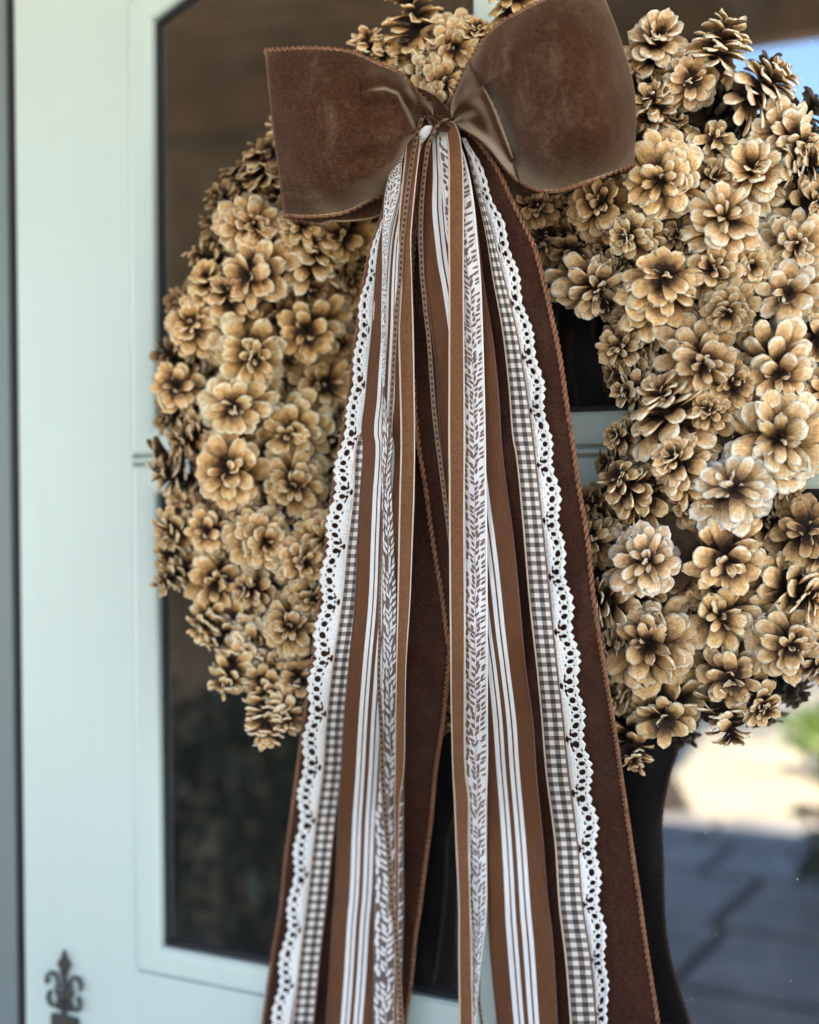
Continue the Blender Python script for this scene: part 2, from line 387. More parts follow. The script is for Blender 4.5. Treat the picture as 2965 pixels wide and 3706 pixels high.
V = []; Fc = []; S = 26
for i, (z, r) in enumerate(zip(zz, rr)):
    for k in range(S):
        a = k/S*2*math.pi; q = r*(1+.07*math.sin(a*5+z)+.05*math.sin(a*9-z*2)+(.16*max(0, math.sin(a*3+.5)) if z < .2 else 0))
        V.append((-1.84+.05*z+q*math.cos(a), -5.0+q*math.sin(a), z))
for i in range(len(zz)-1):
    for k in range(S): Fc.append((i*S+k, i*S+(k+1) % S, (i+1)*S+(k+1) % S, (i+1)*S+k))
obj('trunk', V, Fc, bark, tree)
for a, l in ((.4, 1.6), (2.3, 1.9), (4.1, 1.5)):
    v, f = tube([(-1.70, -5.0, 3.2), (-1.70+l*.5*math.cos(a), -5.0+l*.5*math.sin(a), 4.3), (-1.70+l*math.cos(a), -5.0+l*math.sin(a), 5.2)], [.12, .09, .04], 8); obj('limb', v, f, bark, tree)
leaves((-1.6, -4.6, 5.6), (2.0, 1.7, 1.2), 2600, .10, leafdark, tree, 'crown')
shr = [((-.10, -3.75, .18), (.42, .38, .42), 900, .05, leafdark, 'low dark shrub mirrored in the right hand glass at the paving edge'),
       ((-.70, -6.2, .14), (.48, .5, .32), 1500, .05, leafbright, 'sunlit lime green bush mirrored beyond the tree trunk'),
       ((-1.75, -2.05, .28), (.36, .32, .62), 1300, .05, leafdark, 'dark green shrub mirrored low in the left hand glass')]
for c, rd, n, s, m, lab in shr:
    o = empty('garden_shrub', (c[0], c[1], 0)); tag(o, lab, 'shrub', 'shrubs in the front garden')
    leaves(c, rd, n, s, m, o)
    v, f = tube([(c[0], c[1], -.04), (c[0]+.02, c[1], c[2]), (c[0], c[1]+.03, c[2]+rd[2]*.6)], [.03, .022, .01], 6); obj('stem', v, f, bark, o)
pier = empty('porch_pier', (-1.9, -2.75, 0)); tag(pier, 'brown rough stone porch pier mirrored in the left hand panes', 'pier')
b = NB('brown_rough_stone'); o = b.obj(); vo = b.n('ShaderNodeTexVoronoi'); vo.inputs['Scale'].default_value = 3.2; b.l(b.mapv(o, (1, 1, 1.6)), vo.inputs['Vector'])
nn = b.noise(4, 4, .6, o)
b.set(Base_Color=b.mix(.5, b.ramp(nn, [(.3, (.16, .115, .066)), (.7, (.62, .47, .29))]), b.ramp(b.noise(1.7, 3, .5, o), [(.35, (.12, .09, .05)), (.65, (.60, .46, .28))])), Roughness=.9); b.bump(b.math('ADD', nn, vo.outputs['Distance']), .8, .05)
box('shaft', -2.55, -1.12, -3.0, -2.45, -.04, 2.86, b.m, pier, .03)
box('cap', -2.62, -1.05, -3.07, -2.425, 2.863, 2.89, b.m, pier, .004)
far = empty('garden_wall', (0, -16, 0)); tag(far, 'cream rendered garden wall far behind the tree', 'wall')
box('wall_panel', -22, 22, -16.2, -16, -.05, 1.9, simple('cream_render', (.55, .45, .30), .9), far); box('coping', -22, 22, -16.26, -15.94, 1.903, 1.98, stone, far, .01)
ORD = ['%s from its left end' % k for k in 'first second third fourth fifth sixth seventh eighth ninth'.split()]
for i in range(9):
    c = (-16+i*4+random.uniform(-.8, .8), -19+random.uniform(-1, 1), 2.4+random.uniform(-.3, .4))
    o = empty('far_tree', (c[0], c[1], 0)); tag(o, ('bright leafy tree beyond the cream garden wall, ', 'dark leafy tree beyond the cream garden wall, ')[(i+1) % 2]+ORD[i], 'tree', 'trees beyond the garden wall')
    leaves(c, (1.7, 1.5, 1.5), 500, .2, leafbright if i % 2 else leafdark, o, 'crown')
    v, f = tube([(c[0], c[1], -.05), (c[0], c[1], c[2])], [.16, .1], 8); obj('trunk', v, f, bark, o)

# ------------------------------------------------------------------ handle plate
def arc(cx, cz, r, a0, a1, y, n=18): return [(cx+r*math.cos(a0+(a1-a0)*i/n), y, cz+r*math.sin(a0+(a1-a0)*i/n)) for i in range(n+1)]
hp = empty('handle_plate', tuple(P(240, 3560, 0))); tag(hp, 'dark ornate iron handle plate with a scrolled spear top on the door stile', 'handle plate')
Q = lambda zx, zy: P(zx*.5797, 2750+zy*.5797, .004)
sc1 = abs(Q(500, 1400)[0]-Q(400, 1400)[0])/100
cx, cz = Q(402, 1400)[0], Q(402, 1400)[2]
s = .5797/FP*1.5
def pt(dx, dz): return (cx+dx*sc1, cz-dz*s)
spear = [pt(0, -215), pt(14, -170), pt(40, -125), pt(24, -95), pt(16, -60), pt(-16, -60), pt(-24, -95), pt(-40, -125), pt(-14, -170)][::-1]
plate('spear_tip', [spear], -.006, .005, M['iron'], hp, .001)
def scroll(dx, dz, r, a0, a1, th=20):
    c = pt(dx, dz); v, f = tube(arc(c[0], c[1], r*s, a0, a1, -.0045), np.linspace(th*.55, th, 19)*s*.6+.0006, 6); return v, f
pts = []
for sg in (-1, 1):
    pts += [scroll(sg*72, -10, 46, math.pi/2+sg*2.3, math.pi/2-sg*2.2), scroll(sg*30, 40, 26, 0, 6.28), scroll(sg*66, 105, 46, -math.pi/2-sg*2.6, -math.pi/2+sg*2.6), scroll(sg*26, 135, 24, 0, 6.28)]
pts.append(tube([(cx, -.0045, cz+70*s), (cx, -.0045, cz-190*s)], .0028, 6))
v, f = merge(pts); obj('scrollwork', v, f, M['iron'], hp)
bx0 = pt(-82, 0)[0]; bx1 = pt(82, 0)[0]
box('back_plate', bx0, bx1, -.0065, -.0005, cz-900*s, cz-200*s, M['iron'], hp, .0015)

# ------------------------------------------------------------------ pine cone wreath
RT, AT, PT = .222, .060, .048
wc = P(1662, 1425, PT); WC = np.array([wc[0], -PT, wc[2]])
def sdf(q):
    d = q-WC; return math.hypot(math.hypot(d[0], d[2])-RT, d[1])-AT
def surf(x, y, a=0.0):
    """where the sight line meets the ring of the wreath, else the point of the line nearest to it"""
    d = ray(x, y); best = (9, None)
    for t in np.arange(.75, 1.7, .004):
        q = CAM+d*t; s_ = sdf(q)+a
        if s_ < best[0]: best = (s_, q)
        if s_ <= 0: return q
    return best[1]
def scale_template(seed, nu=4, nv=6):
    r = random.Random(seed)
    wid = r.uniform(.88, 1.12); bend = r.choice((r.uniform(.0, .14), r.uniform(.0, .14), r.uniform(.16, .34), r.uniform(-.14, 0))); cup = r.uniform(-.09, .10); skew = r.uniform(-.07, .07); tw = r.uniform(-.25, .25); notch = r.choice((r.uniform(-.03, .04), r.uniform(-.03, .04), r.uniform(.05, .12))); sq = r.uniform(2.8, 4.6)
    T = []; B = []; UVt = []
    vs = [0, .25, .50, .70, .84, .93, .98, 1.0]
    for v in vs:
        if v < .70: hw = .50+.50*math.sin(v/.70*math.pi/2)**1.5
        else: hw = max(.0, 1-((v-.70)/.302)**sq)**(1/2.1)
        hw *= .5*wid
        for i in range(nu+1):
            u = -1+2*i/nu
            z = -bend*v*v*1.3+.05*math.sin(v*3.14)+cup*u*u*v-.025*(1-abs(u))*(1-v)+tw*u*.12*v
            x = v*(1-.05*u*u)-(notch*(1-abs(u)) if v > .9 else 0)
            yy = hw*u+skew*v*v
            th = .026+.11*max(0, v-.45)**1.1*(1-.35*u*u)*(1-.5*max(0, v-.9)/.1)
            T.append((x, yy, z+th*.5)); B.append((x-.012*(v > .95), yy*.97, z-th*.5-.012)); UVt.append((i/nu, v))
    n = nu+1; m = len(vs); o = len(T); Fc = []
    for j in range(m-1):
        for i in range(nu):
            a = j*n+i; Fc.append((a, a+n, a+n+1, a+1)); Fc.append((o+a, o+a+1, o+a+n+1, o+a+n))
        a = j*n; Fc.append((a, o+a, o+a+n, a+n)); a = j*n+nu; Fc.append((a, a+n, o+a+n, o+a))
    a = (m-1)*n
    for i in range(nu): Fc.append((a+i, o+a+i, o+a+i+1, a+i+1))
    return np.array(T+B), Fc, np.array(UVt+[(u, v*.86) for u, v in UVt])
NT = 16
TEMPL = [scale_template(100+i) for i in range(NT)]
def mk_mesh(name, V, Fc, uv, m):
    me = bpy.data.meshes.new(name); me.from_pydata([tuple(q) for q in V], [], Fc)
    ul = me.uv_layers.new(name='UVMap'); li = np.zeros(len(me.loops), dtype=np.int32); me.loops.foreach_get('vertex_index', li)
    ul.data.foreach_set('uv', np.asarray(uv, dtype=np.float32)[li].ravel()); me.polygons.foreach_set('use_smooth', [True]*len(me.polygons)); me.materials.append(m)
    return me
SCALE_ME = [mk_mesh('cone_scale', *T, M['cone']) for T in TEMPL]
def layout(seed, n=44, openness=1.0, tall=1.0, ragged=.5):
    """the scales of one open cone, tip along +Z, radius about 1: list of (template, matrix)"""
    r = random.Random(seed); out = []; lo = r.uniform(48, 74)
    for i in range(n):
        if .25 < i/n and r.random() < .07: continue
        f = (i+.5)/n; a = i*2.39996+r.uniform(-.16, .16)
        phi = R_((103-lo*f**1.25)*openness+r.gauss(0, 9))          # angle from the axis
        h = (-.56+1.16*f)*tall
        L = (1.0-.40*f**1.6)*r.uniform(.86, 1.08); W = (.49-.18*f)*r.uniform(.86, 1.12)
        if f > .86 and r.random() < ragged: W *= .6; L *= r.uniform(.6, 1.0)
        M_ = Matrix.Rotation(a, 4, 'Z') @ Matrix.Translation((.035, 0, h)) @ Matrix.Rotation(-(math.pi/2-phi), 4, 'Y') @ Matrix.Rotation(r.gauss(0, .30), 4, 'X') @ Matrix.Rotation(r.gauss(0, .12), 4, 'Z') @ Matrix.Diagonal((L, W, .85*L**.5, 1))
        out.append((r.randrange(NT), M_))
    for k in range(int(9*ragged)+3):                                     # torn slivers round the tip
        a = r.uniform(0, 6.28); ph = R_(r.uniform(5, 75)); L = r.uniform(.25, .55)
        out.append((r.randrange(NT), Matrix.Rotation(a, 4, 'Z') @ Matrix.Translation((.02, 0, .42*tall)) @ Matrix.Rotation(-(math.pi/2-ph), 4, 'Y') @ Matrix.Rotation(r.uniform(-1, 1), 4, 'X') @ Matrix.Diagonal((L, r.uniform(.09, .2), .5, 1))))
    return out
def core(tall):
    v, f = tube([(0, 0, -.55*tall), (0, 0, -.3*tall), (0, 0, .2*tall), (0, 0, .5*tall)], [.10, .16, .11, .03], 8)
    return v, f, np.column_stack([np.full(len(v), .5), np.full(len(v), .12)])
def join_scales(lay, tall):
    v, f, uv = core(tall); VV = [np.array(v)]; FF = list(f); UU = [uv]; o = len(v)
    for t, m_ in lay:
        tv, tf, tu = TEMPL[t]; mm = np.array(m_); VV.append(tv@mm[:3, :3].T+mm[:3, 3]); FF += [tuple(i+o for i in q) for q in tf]; UU.append(tu); o += len(tv)
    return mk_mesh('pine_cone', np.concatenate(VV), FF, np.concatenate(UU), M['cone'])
VAR = []
for i in range(12):
    tall = (1.0, 1.05, .9, 1.15)[i % 4]
    lay = layout(20+i, n=(52, 34, 46, 40)[i % 4], openness=(1.0, .93, 1.06, .97, .88, 1.02)[i % 6], tall=tall, ragged=(.3, .8, .5, 1.0)[(i//2) % 4])
    VAR.append((lay, tall, join_scales(lay, tall)))
TALL = []
for i in range(3):
    lay = layout(80+i, n=48, openness=.9, tall=1.6, ragged=.4); TALL.append((lay, 1.6, join_scales(lay, 1.6)))
wreath = empty('pine_cone_wreath', tuple(WC)); tag(wreath, 'round wreath of open tan pine cones hanging on the glazed door', 'wreath')
V = []; Fc = []; n1, n2 = 72, 14
for i in range(n1):
    a = i/n1*2*math.pi
    for k in range(n2):
        b_ = k/n2*2*math.pi; rad = .040*(1+.12*math.sin(7*a+3*b_)+.08*math.sin(23*a-2*b_))
        V.append((WC[0]+(RT+rad*math.cos(b_))*math.cos(a), WC[1]+.004+rad*math.sin(b_), WC[2]+(RT+rad*math.cos(b_))*math.sin(a)))
for i in range(n1):
    for k in range(n2): Fc.append((i*n2+k, ((i+1) % n1)*n2+k, ((i+1) % n1)*n2+(k+1) % n2, i*n2+(k+1) % n2))
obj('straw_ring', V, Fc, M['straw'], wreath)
# visible cones: x, y, radius in the photograph, lean of the tip (right, down), tone, kind
H = lambda zx, zy: (1900+.6174*zx, .6174*zy)
C1 = [(2369, 185, 120, 0, -.95, 2), (2610, 165, 105, .5, -.7, 2), (2493, 290, 120, .1, -.5, 2), (2764, 315, 118, .8, -.5, 2), (2863, 490, 112, .9, -.2, 2),  # upper right cones: light painted in by tone, as they lean away from it
      (2369, 400, 105, -.2, -.3, 2), (2548, 530, 100, .1, -.6, 2), (2406, 650, 146, .0, .05, 1, 'S'), (2727, 648, 150, .05, -.1, 2, 'S'), (2622, 827, 150, .0, -.3, 1, 'S'),
      (2172, 741, 118, .0, -.2, -1), (1943, 741, 90, -.4, .2, -1), (2010, 860, 100, -.5, 0, -1), (2863, 880, 135, .1, .2, 3), (2925, 735, 95, .4, 0, 0), (2295, 850, 95, -.1, .1, 0), (2912, 600, 92, .8, 0, 0),
      (2145, 1027, 142, -.1, -.1, 2), (2400, 1045, 146, -.1, -.35, 1), (2858, 1050, 150, .05, -.1, 3), (2632, 1120, 100, -.1, .1, -1), (2272, 1259, 116, -.4, -.1, 0),
      (2533, 1294, 146, 0, .2, 0, 'S'), (2800, 1323, 145, 0, .1, 1), (2945, 1215, 95, .4, 0, 0), (2423, 1508, 155, -.5, -.65, 0), (2806, 1590, 200, .05, .02, 3, 'S'), (2469, 1690, 116, -.2, -.25, 1),
      (2272, 1584, 85, -.9, -.1, 0), (2649, 1780, 148, .05, .0, 4, 'S'), (2290, 1770, 112, -.65, -.3, 0), (2310, 1420, 80, -.9, .1, 0), (2950, 1430, 100, .4, .1, 1),
      (2336, 2030, 146, .0, .02, 3, 'S'), (2620, 1985, 155, .0, .15, 1), (2893, 1930, 146, .25, -.3, -1), (2597, 2217, 150, -.15, .25, 1, 'S'), (2348, 2322, 170, -.12, .12, 0, 'S'), (2869, 2125, 142, .35, .25, 1),
      (2846, 2322, 140, .3, .05, 0), (2632, 2430, 136, .25, .4, 0), (2411, 2554, 150, .0, .35, 0), (2168, 1957, 92, -.7, 0, -1), (2185, 2171, 100, -.5, .1, 0), (2243, 2496, 105, -.3, .3, -1),
      (2632, 2600, 95, .1, .8, 0), (2290, 2690, 88, 0, .75, 0), (2736, 2525, 95, .6, .6, 0), (2945, 2380, 90, .6, .3, 0), (2960, 2010, 100, .5, 0, 0), (2180, 1790, 70, -.9, .0, -1), (2240, 2330, 80, -.5, .2, -1),
      # top
      (1500, 70, 110, -.05, -.95, 1, 'T'), (1636, 165, 118, .2, -.2, 1), (1335, 190, 80, -.2, -.8, 1), (1410, 215, 76, 0, -.6, 1), (1526, 270, 76, -.1, -.2, 2), (1590, 310, 100, .1, .1, 1), (1596, 385, 90, 0, .2, 1), (1850, 10, 85, 0, -.8, 1), (1711, 150, 80, .6, -.6, 1),
      # left
      (956, 600, 95, -.5, -.8, 0), (904, 820, 124, -.15, -.3, 1), (775, 940, 80, -.65, -.5, 0), (949, 965, 142, .0, .15, 1), (1134, 930, 100, .1, -.3, 1), (1262, 840, 120, -.3, .45, -1), (1091, 830, 90, 0, -.3, 0),
      (1256, 1030, 116, .2, -.1, -1), (1117, 1172, 144, -.08, .12, 1), (711, 1190, 122, -.45, -.2, 1), (902, 1259, 152, -.15, .1, 1), (846, 1090, 90, -.2, -.3, 1), (1151, 1385, 130, .05, .1, 0), (664, 1404, 116, -.55, -.1, 1),
      (867, 1457, 140, -.15, -.05, 2), (1059, 1555, 122, 0, -.1, 1), (1198, 1619, 100, .2, -.4, 0), (705, 1580, 88, -.6, .05, 0), (844, 1706, 140, -.15, .1, 1), (1064, 1752, 140, .02, .05, 0), (664, 1730, 98, -.75, .1, 0), (1215, 1220, 95, .2, .1, -1), (1221, 1500, 84, .2, 0, -1),
      (769, 1040, 86, -.55, -.35, 1), (672, 1904, 112, -.80, .2, 0), (777, 1915, 106, -.2, .1, 1), (951, 1951, 118, 0, .1, 1), (794, 2078, 126, -.3, .35, 1), (1087, 2025, 116, .05, 0, 1), (650, 2078, 84, -.75, .5, 0), (1064, 2264, 126, -.1, .15, 0),
      (829, 2281, 106, -.5, .6, 2), (754, 2240, 80, -.7, .6, 2), (840, 2430, 96, -.45, .75, 2), (927, 2322, 106, -.2, .4, 2), (965, 2467, 96, -.2, .75, 2), (1075, 2430, 106, -.1, .5, 1), (965, 2600, 84, -.2, .88, 2), (1040, 2560, 92, 0, .8, 2), (1165, 1945, 104, .1, 0, 1), (1130, 2160, 95, .2, .2, 0),
      (940, 2140, 95, -.2, .2, 0), (640, 1990, 74, -.8, .4, 0), (700, 1830, 80, -.7, 0, 0),
      (1600, 2560, 100, 0, .3, -1)]
TONE = {-2: (.50, .47, .42), -1: (.66, .63, .58), 0: (.90, .88, .84), 1: (1.04, 1.0, .93), 2: (1.06, 1.06, 1.04), 3: (1.0, 1.0, 1.0), 4: (1.02, 1.05, 1.10)}  # negative tones: recessed cones, with shade put into their colour
placed = []; nscale = 0
def put_cone(x, y, r, dx, dy, tone, kind='', a=0.0):
    global nscale
    q = surf(x, y, a); jt = .14 if kind else .22; dx += random.gauss(0, jt); dy += random.gauss(0, jt); r *= random.uniform(.93, 1.1); d = q-CAM; z = d@F; rad = 1.13*r*z/FP
    tilt = math.hypot(dx, dy)
    back = math.sqrt(max(.02, 1-min(.98, tilt)**2))
    ax = Vector(-ray(x, y)*back+R*dx-U*dy).normalized()
    ref = Vector((random.gauss(0, 1), random.gauss(0, 1), random.gauss(0, 1)))
    ex = ax.cross(ref).normalized(); ey = ax.cross(ex)
    Mx = Matrix(((ex.x, ey.x, ax.x, q[0]), (ex.y, ey.y, ax.y, q[1]), (ex.z, ey.z, ax.z, q[2]), (0, 0, 0, 1)))
    sq = random.uniform(.93, 1.07)
    Mx = Mx @ Matrix.Diagonal((rad*sq, rad/sq, rad*random.uniform(.9, 1.12), 1))
    lay, tall, me = random.choice(TALL) if kind == 'T' else random.choice(VAR)
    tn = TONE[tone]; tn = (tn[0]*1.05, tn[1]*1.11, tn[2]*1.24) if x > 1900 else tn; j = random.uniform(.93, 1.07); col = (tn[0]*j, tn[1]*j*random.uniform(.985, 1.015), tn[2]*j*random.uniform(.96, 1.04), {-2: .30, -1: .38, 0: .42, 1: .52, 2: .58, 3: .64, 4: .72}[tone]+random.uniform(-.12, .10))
    if kind == 'S' and nscale < 300:
        keep = [s_ for s_ in lay]; front = keep[-30:]; rear = keep[:-30]
        o = link('pine_cone', join_scales(rear, tall), wreath); o.matrix_parent_inverse = Matrix(); o.matrix_local = Matrix.Translation(-Vector(WC)) @ Mx; o.color = col
        for t, m_ in front:
            if nscale >= 300: break
            c = bpy.data.objects.new('cone_scale', SCALE_ME[t]); COL.objects.link(c); c.parent = o; c.matrix_local = m_; k = random.uniform(.93, 1.07); c.color = (col[0]*k, col[1]*k, col[2]*k, col[3]+random.uniform(-.05, .05)); nscale += 1
    else:
        o = link('pine_cone', me, wreath); o.matrix_parent_inverse = Matrix(); o.matrix_local = Matrix.Translation(-Vector(WC)) @ Mx; o.color = col
    placed.append((x, y, r))
    return o
for c in C1:
    c = c if len(c) == 7 else c+('',)
    put_cone(*c, a=.034 if 1100 < c[0] < 2200 and c[1] > 2350 else 0.0)
# cones under the ribbons and deeper in the ring
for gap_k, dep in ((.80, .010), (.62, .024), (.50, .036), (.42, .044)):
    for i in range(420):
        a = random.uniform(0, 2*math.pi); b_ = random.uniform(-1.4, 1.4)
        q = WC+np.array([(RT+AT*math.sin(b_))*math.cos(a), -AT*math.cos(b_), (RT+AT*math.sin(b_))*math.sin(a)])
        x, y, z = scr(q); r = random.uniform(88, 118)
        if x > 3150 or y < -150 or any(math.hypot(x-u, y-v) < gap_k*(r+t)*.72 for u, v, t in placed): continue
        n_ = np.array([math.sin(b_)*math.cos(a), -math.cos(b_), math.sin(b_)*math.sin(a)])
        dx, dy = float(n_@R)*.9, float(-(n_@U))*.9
        put_cone(x, y, r, dx, dy, random.choice((-1, 0)) if dep < .02 else -2, '', dep+(.03 if 1100 < x < 2250 and y > 2350 else 0))  # deeper cones toned dark: shade of the gaps painted in

# ------------------------------------------------------------------ ribbons
def curve(ys, xs):
    ys = np.asarray(ys, float); xs = np.asarray(xs, float); o = np.argsort(ys); ys, xs = ys[o], xs[o]
    d = np.diff(xs)/np.diff(ys); m = np.concatenate([[d[0]], (d[1:]+d[:-1])/2, [d[-1]]])
    def f(y):
        y = np.asarray(y, float); i = np.clip(np.searchsorted(ys, y)-1, 0, len(ys)-2); h = ys[i+1]-ys[i]; t = (y-ys[i])/h
        out = (2*t**3-3*t**2+1)*xs[i]+(t**3-2*t**2+t)*h*m[i]+(-2*t**3+3*t**2)*xs[i+1]+(t**3-t**2)*h*m[i+1]
        out = np.where(y > ys[-1], xs[-1]+(y-ys[-1])*m[-1], out); return np.where(y < ys[0], xs[0]+(y-ys[0])*m[0], out)
    return f
def edge(pts):
    q = [px(*p) for p in pts]; return curve([a[1] for a in q], [a[0] for a in q])
def sag(y):
    t = min(1, max(0, (y-2270)/820)); return .138*t*t*(3-2*t)
class Strip:
    """a hanging ribbon: edges traced on its own plane, with sway, twist and crown of its own"""
    def __init__(s, left, right, y0, y1, p, sway=.0016, twist=.0022, crown=.0012, seed=0, tuck=.012, tucklen=130, step=7, lam=900):
        r = random.Random(seed); s.fl, s.fr, s.y0, s.y1, s.p = left, right, y0, y1, p
        s.ph = [r.uniform(0, 6.28) for _ in range(4)]; s.sway, s.twist, s.crown, s.tuck, s.tl, s.step, s.lam = sway, twist, crown, tuck, tucklen, step, lam
        ys = np.arange(y0, y1, 20); s.wid = float(np.mean(s.fr(ys)-s.fl(ys)))
    def depth(s, y, u):
        a = s.sway*math.sin(2*math.pi*y/s.lam+s.ph[0])+s.twist*(u-.5)*2*math.sin(2*math.pi*y/(s.lam*.77)+s.ph[1])
        return s.p-sag(y)+a+s.crown*(1-(2*u-1)**2)-s.tuck*max(0, 1-(y-s.y0)/s.tl)**2
    def pt(s, y, u, dp=0.0):
        l, r = float(s.fl(y)), float(s.fr(y)); return P(l+(r-l)*u, y, s.depth(y, u)+dp)
    def mesh(s, u0=0, u1=1, nu=8, dp=0.0, y0=None, y1=None):
        y0 = s.y0 if y0 is None else y0; y1 = s.y1 if y1 is None else y1
        ys = np.arange(y0, y1+s.step, s.step); V = []; uv = []
        for y in ys:
            for i in range(nu+1):
                u = u0+(u1-u0)*i/nu; V.append(s.pt(y, u, dp)); uv.append((u, y/s.wid))
        n = nu+1; Fc = [(j*n+i, j*n+i+1, (j+1)*n+i+1, (j+1)*n+i) for j in range(len(ys)-1) for i in range(nu)]
        return V, Fc, uv
    def build(s, name, m, parent, thick=.0005, **kw):
        V, Fc, uv = s.mesh(**kw); o = obj(name, V, Fc, m, parent, uv); solid(o, thick); return o
def solid(o, t):
    md = o.modifiers.new('thickness', 'SOLIDIFY'); md.thickness = t; md.offset = 0
def twist_cord(name, pts, r, m, parent, pitch=.011, strands=2):
    pts = np.asarray(pts, float); seg = np.linalg.norm(np.diff(pts, axis=0), axis=1); L = np.concatenate([[0], np.cumsum(seg)])
    n = max(8, int(L[-1]/(pitch/9))); t = np.linspace(0, L[-1], n); c = np.column_stack([np.interp(t, L, pts[:, k]) for k in range(3)])
    tan = np.gradient(c, axis=0); tan /= np.linalg.norm(tan, axis=1)[:, None]; a = np.cross(tan, np.array([.13, 1, .07])); a /= np.linalg.norm(a, axis=1)[:, None]; b_ = np.cross(tan, a)
    parts = []
    for k in range(strands):
        th = t/pitch*2*math.pi+k*2*math.pi/strands
        parts.append(tube(c+(np.cos(th)[:, None]*a+np.sin(th)[:, None]*b_)*r*.55, r*.62, 5))
    v, f = merge(parts); return obj(name, v, f, m, parent)

YB = 4500      # ribbons hang on a little below the frame
bow = empty('velvet_bow', tuple(P(1585, 440, .17))); tag(bow, 'big brown crushed velvet bow with two loops and two wide tails', 'bow')
tailL = Strip(edge([('A', 560, 150), ('A', 380, 330), ('A', 290, 830), ('A', 212, 1040), ('B', 248, 150), ('B', 205, 480), ('B', 168, 740), ('C', 190, 130), ('C', 150, 400), ('C', 108, 760), ('D', 128, 200), ('D', 112, 330), ('D', 75, 560), ('D', 45, 800), ('E', 92, 190), ('E', 65, 400), ('E', 45, 600), ('F', 50, 320), ('F', 15, 575)]),
              edge([('A', 700, 150), ('A', 760, 500), ('A', 820, 1000), ('B', 700, 300), ('B', 780, 800), ('C', 800, 300), ('C', 850, 900), ('D', 836, 160), ('D', 815, 400), ('D', 800, 560), ('D', 755, 860), ('E', 715, 200), ('E', 690, 400), ('E', 665, 600), ('F', 650, 200), ('F', 630, 400), ('F', 605, 575)]), 470, YB, .150, .003, .006, .004, 1, lam=1300)
tailR = Strip(edge([('A', 640, 150), ('A', 590, 400), ('A', 560, 700), ('B', 535, 200), ('B', 558, 800), ('C', 650, 0), ('C', 690, 250), ('C', 740, 600), ('C', 790, 900), ('D', 828, 200), ('D', 925, 600), ('E', 1000, 300), ('F', 1020, 300), ('F', 1045, 575)]),
              edge([('A', 900, 130), ('A', 1020, 230), ('A', 1150, 400), ('A', 1220, 520), ('A', 1290, 680), ('A', 1400, 900), ('A', 1470, 1050), ('A', 1530, 1260), ('B', 1320, 190), ('B', 1370, 430), ('B', 1410, 700), ('B', 1445, 930), ('C', 1560, 250), ('C', 1610, 550), ('C', 1640, 850), ('D', 1640, 350), ('D', 1690, 650), ('D', 1720, 860), ('E', 1600, 260), ('E', 1650, 600), ('F', 1605, 230), ('F', 1640, 450), ('F', 1660, 575)]), 470, YB, .158, .003, .005, .004, 2, lam=1200)
for S_ in (tailL, tailR):
    o = S_.build('tail', M['tail'], bow, .0012, nu=24)
    for u in (0, 1):
        twist_cord('braided_edge', [S_.pt(y, u, .0006) for y in np.arange(S_.y0, YB, 12)], .0019, M['braid'], o)

def ribbon(name, label, cat, group, y=480, x=1590): 
    e = empty(name, tuple(P(x, y, .18))); tag(e, label, cat, group); return e
# light velvet ribbons with pale satin edges
vl = Strip(edge([('A', 500, 100), ('A', 480, 200), ('A', 460, 400), ('A', 440, 600), ('A', 420, 800), ('A', 412, 1000), ('B', 475, 0), ('B', 460, 300), ('B', 465, 600), ('C', 550, 0), ('C', 543, 300), ('C', 537, 600), ('C', 532, 900), ('D', 553, 300), ('D', 548, 560), ('D', 545, 860), ('E', 552, 60), ('E', 555, 300), ('E', 558, 600), ('F', 562, 300), ('F', 558, 575)]),
           edge([('A', 590, 100), ('A', 590, 230), ('A', 562, 480), ('A', 530, 800), ('A', 515, 1000), ('A', 520, 1280), ('B', 545, 300), ('B', 550, 600), ('B', 553, 900), ('C', 628, 300), ('C', 617, 600), ('C', 605, 900), ('D', 605, 300), ('D', 600, 560), ('D', 592, 860), ('E', 578, 100), ('E', 572, 300), ('E', 570, 600), ('F', 576, 300), ('F', 572, 575)]), 445, YB, .188, seed=11, twist=.0008)
vr = Strip(edge([('A', 760, 85), ('A', 790, 200), ('A', 805, 400), ('A', 805, 700), ('A', 805, 1000), ('B', 745, 0), ('B', 744, 500), ('B', 743, 930), ('C', 824, 200), ('C', 825, 450), ('C', 828, 900), ('D', 834, 200), ('D', 836, 450), ('D', 846, 860), ('E', 817, 100), ('E', 825, 300), ('E', 838, 600), ('F', 828, 300), ('F', 831, 575)]),
           edge([('A', 850, 85), ('A', 888, 170), ('A', 915, 350), ('A', 925, 600), ('A', 926, 1000), ('B', 830, 0), ('B', 834, 500), ('B', 836, 930), ('C', 914, 200), ('C', 912, 450), ('C', 915, 900), ('D', 911, 200), ('D', 910, 450), ('D', 915, 860), ('E', 884, 100), ('E', 885, 300), ('E', 892, 600), ('F', 883, 300), ('F', 889, 575)]), 440, YB, .189, seed=12, twist=.0008)
for S_, lab in ((vl, 'taupe velvet ribbon with cream edges, left one, turning edge-on towards its lower end'), (vr, 'taupe velvet ribbon with pink edges hanging flat beside the white leaf ribbon')):
    e = ribbon('velvet_ribbon', lab, 'ribbon', 'narrow taupe velvet ribbons'); S_.build('band', M['soft'], e, .001, u0=.05, u1=.95)
    for a, c in ((0, .09), (.91, 1)): S_.build('satin_edge', M['satin'], e, .0006, u0=a, u1=c, nu=2, dp=.0008)
